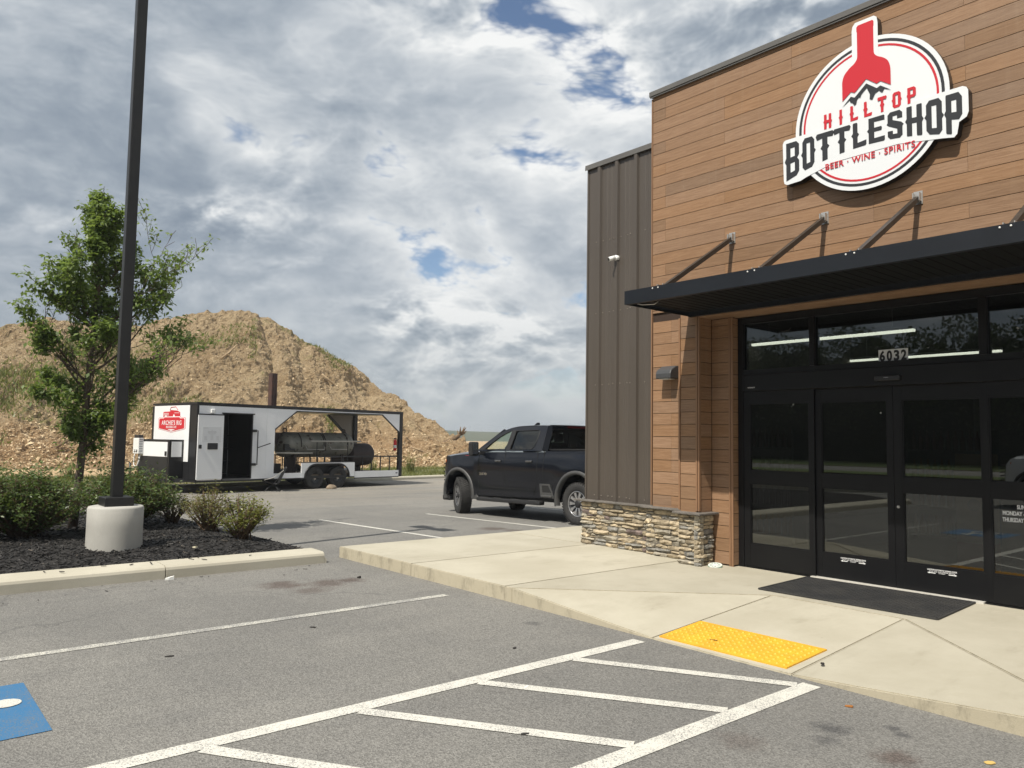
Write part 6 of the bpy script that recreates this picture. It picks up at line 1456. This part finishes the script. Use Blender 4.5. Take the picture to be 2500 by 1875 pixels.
shrub(-12.9, 1.95, .95, .90, 1.05, 13000, M_BUSH, .062, 'large dark green shrub left of the lamp pole base', 210)
shrub(-13.2, .55, .9, .9, 1.0, 11000, M_BUSH, .062, 'large dark green shrub cut by the left edge of the picture', 130)
shrub(-13.5, 3.42, .82, .84, 1.0, 12500, M_BUSH, .062, 'dark green shrub just behind the lamp pole base', 200)
shrub(-15.6, 2.2, .8, .8, .85, 5000, M_BUSH, .065, 'dark green shrub beyond the sapling trunk', 110)
shrub(-15.2, 4.0, .34, .40, .92, 520, M_AZ, .060, 'thin yellowish shrub behind the others, nearest to the trailer', 26, 'azalea_shrub', low=.3)
shrub(-13.9, 4.28, .36, .36, .66, 900, M_AZ2, .055, 'sparse tan shrub next to the dark shrub, left of three small ones', 40, 'azalea_shrub', low=.25)
shrub(-12.55, 4.42, .44, .44, .72, 1500, M_AZ2, .052, 'pale twiggy shrub in the middle of three small ones', 60, 'azalea_shrub', low=.3)
shrub(-11.40, 4.50, .40, .40, .76, 2100, M_AZ, .052, 'yellow green shrub at the tip of the mulch bed', 64, 'azalea_shrub', low=.22)
# ================================================================== litter on the ground
def bit(name, x, y, z, l, w_, a, m, label, cat, h=.0035):
    bm = B(); P = [(-.5,-.3),(-.1,-.5),(.45,-.35),(.5,.2),(.1,.5),(-.45,.35)]
    A = [bm.verts.new((u*l, v*w_, h*(1+.8*u))) for u, v in P]; C = [bm.verts.new((u*l, v*w_, 0)) for u, v in P]
    bm.faces.new(A); bm.faces.new(C[::-1]); [bm.faces.new((A[i], C[i], C[(i+1)%6], A[(i+1)%6])) for i in range(6)]
    o = obj(name, bm, m, loc=(x, y, z), rot=(0, 0, a)); tag(o, label, cat, 'litter on the ground'); return o
bit('dead_leaf', -2.48, 5.01, .003, .05, .03, .4, M_LEAF, 'small orange leaf on the asphalt right of the hatched bay', 'leaf', .006)
bit('dead_leaf', -1.58, 4.74, .003, .055, .04, 1., M_LEAFY, 'yellow dry leaf at the bottom right edge of the picture', 'leaf', .004)
bit('dark_leaf', -6.26, 1.95, .003, .065, .03, 1.2, M_DARK, 'dark leaf on the asphalt above the blue square', 'leaf'); bit('dark_leaf', -6.45, 3.22, .003, .06, .03, .5, M_DARK, 'dark leaf beside the long worn stall line', 'leaf')
bit('dark_leaf', -2.98, 5.62, .055, .05, .03, 2.1, M_DARK, 'dark leaf on the ramp just right of the yellow pad', 'leaf', .004); bit('dark_leaf', -4.85, 4.2, .003, .05, .025, 2.1, M_DARK, 'dark leaf on the asphalt left of the hatched bay', 'leaf'); bit('dark_leaf', -3.42, 3.05, .003, .05, .03, 1.1, M_DARK, 'dark leaf inside the hatched bay', 'leaf')
bit('paper_scrap', -9.52, 2.93, .0, .10, .045, 1.4, M_LIT, 'white paper scrap at the foot of the island kerb', 'paper', .03); bit('paper_scrap', -4.05, 3.62, .003, .05, .012, 1.9, M_LIT, 'thin white paper scrap in the hatched bay', 'paper')
bit('pale_pebble', -10.55, 3.55, .20, .07, .05, .3, mat('pebble', (.6,.55,.4), .8), 'pale yellow pebble on the mulch right of the pole base', 'pebble', .02)
bit('pebble', -8.35, 4.75, .002, .045, .04, .3, M_DARK, 'dark pebble on the asphalt near the island tip', 'pebble', .02)
bkl = ['beside the kerb joint','on the kerb above the paper scrap','lying on the kerb face','on the asphalt near the island kerb']
o = chips(18, (-9.56,-8.9), (1.0,4.8), lambda x, y: .002, (.015,.055), (.005,.014), (.002,.005), M_DARK, 'loose_bark', None, .2); tag(o, 'scattered dark bark chips on the asphalt along the island kerb', 'bark chips', kind='stuff')
o = chips(9, (-9.95,-9.70), (1.0,4.7), lambda x, y: .156, (.02,.10), (.006,.02), (.003,.012), M_DARK, 'loose_bark', None, .2); tag(o, 'a few dark bark chips on top of the island kerb', 'bark chips', kind='stuff')
# ================================================================== across the street, seen in the shop glass
M_ROAD = mat('street_asphalt', (.17,.165,.16), .9, col2=(.20,.195,.185), vs_=.5); M_LAWN = mat('lawn', (.075,.115,.028), .95, col2=(.10,.13,.04), vs_=.8, bump=.4)
struct('street', grid(np.linspace(-90,60,12), [-42,-36,-30.5], lambda x, y: -.02), M_ROAD)
struct('lawn_strip', grid(np.linspace(-90,60,12), [-30.4,-26.3], lambda x, y: .05), M_LAWN); struct('lawn_beyond', grid(np.linspace(-120,90,12), [-95,-42.2], lambda x, y: .02), M_LAWN)
t = thing('grass_island', 'grassy kerbed island reflected in the left shop door', 'planting bed', (-15,-14,0), wb=True)
obj('kerb_piece', capsule_strip([(-30,-11),(-14,-11),(-12.4,-12),(-12.2,-14),(-13.5,-15.8),(-16,-16.5),(-30,-16.5)][::-1], [(0,-.2),(0,.12),(.03,.15),(.16,.15),(.18,.12),(.18,-.2)]), M_KERB, t)
obj('turf', prism(B(), [(-30,-11.2),(-14.1,-11.2),(-12.6,-12.1),(-12.4,-14),(-13.6,-15.6),(-16,-16.3),(-30,-16.3)], [], lambda u, v, d_: (u, v, d_), .13, .05), M_LAWN, t)
M_WOODL = leafmat('far_leaves', (.020,.036,.012), (.050,.072,.022), .2)
V = []; 
for i in range(60000):
    x = rng.uniform(-105, 70); top = 12.2+3.2*noise.noise(Vector((x*.09, 0, 3)))+2.2*noise.noise(Vector((x*.3, 1, 3)))+1.2*abs(noise.noise(Vector((x*.9, 5, 3)))); z = top*rng.random()**.35; y = -52-rng.uniform(0, 6)-2.5*noise.noise(Vector((x*.2, z*.2, 0)))
    c0 = Vector((x, y, z)); a = Vector((rng.normal(), rng.normal()*.5, rng.normal())).normalized(); b_ = a.cross(Vector((rng.normal(), 1.2, rng.normal())).normalized()); s = rng.uniform(.09, .24)
    V.append([tuple(c0-a*s), tuple(c0-b_*s*.6), tuple(c0+a*s), tuple(c0+b_*s*.6)])
o = put('wood', quadmesh('wood', np.array(V), M_WOODL)); tag(o, 'dark belt of trees across the street seen only in the shop glass', 'trees', kind='stuff')
bm = grid(np.linspace(-110,75,700), [-58.5,-58], lambda x, y: -.3 if y > -58.2 else 11.9+3.2*noise.noise(Vector((x*.09,0,3)))+2.2*noise.noise(Vector((x*.3,1,3)))+1.2*abs(noise.noise(Vector((x*.9,5,3))))+.5*noise.noise(Vector((x*2.5,2,2)))-.6); 
o = obj('wood_shade_sheet', bm, mat('painted_wood_shade', (.012,.018,.008), 1.)); tag(o, 'dark sheet painted as shade inside the tree belt across the street, seen only in reflection', 'trees', kind='stuff')  # added backing sheet; its dark colour stands in for shade between the trees

# a second pickup standing behind the viewer, seen only as a reflection in the right sidelight
M_PWHT = mat('white_car_paint', (.72,.73,.74), .3, coat=.8)
def copy_tree(o, parent=None, swap=None):
    c = o.copy(); COL.objects.link(c); c.parent = parent
    if o.type == 'MESH' and o.data.materials and o.data.materials[0] == M_NAVY:
        c.data = o.data.copy(); c.data.materials[0] = M_PWHT
    for chd in [x for x in o.children]: copy_tree(chd, c)
    return c
for x in list(PK.children_recursive): x.matrix_parent_inverse = x.matrix_parent_inverse
P2 = copy_tree(PK); P2.location = (-4.9, -8.6, .0); P2.rotation_euler = (0, 0, math.pi)
P2['label'] = 'white pickup behind the viewer, seen only reflected in the right door glass'; P2['category'] = 'pickup'
# ================================================================== air
HZ = obj('haze', BOX(-1250, 1250, -1250, 1250, -1.4, 14.6), (lambda m: m)(bpy.data.materials.new('haze_air')))
hm = HZ.data.materials[0]; hm.use_nodes = True; N_ = NT(hm.node_tree)
vo = N_.n('ShaderNodeVolumePrincipled', {'Color': (.86,.90,.95,1), 'Density': .0006, 'Anisotropy': .2})
ho = hm.node_tree.nodes.new('ShaderNodeOutputMaterial'); N_.link(vo, ho, 'Volume')
tag(HZ, 'thin pale summer haze over the whole place', 'haze', kind='stuff')
for o in WB: del o["_wb"]
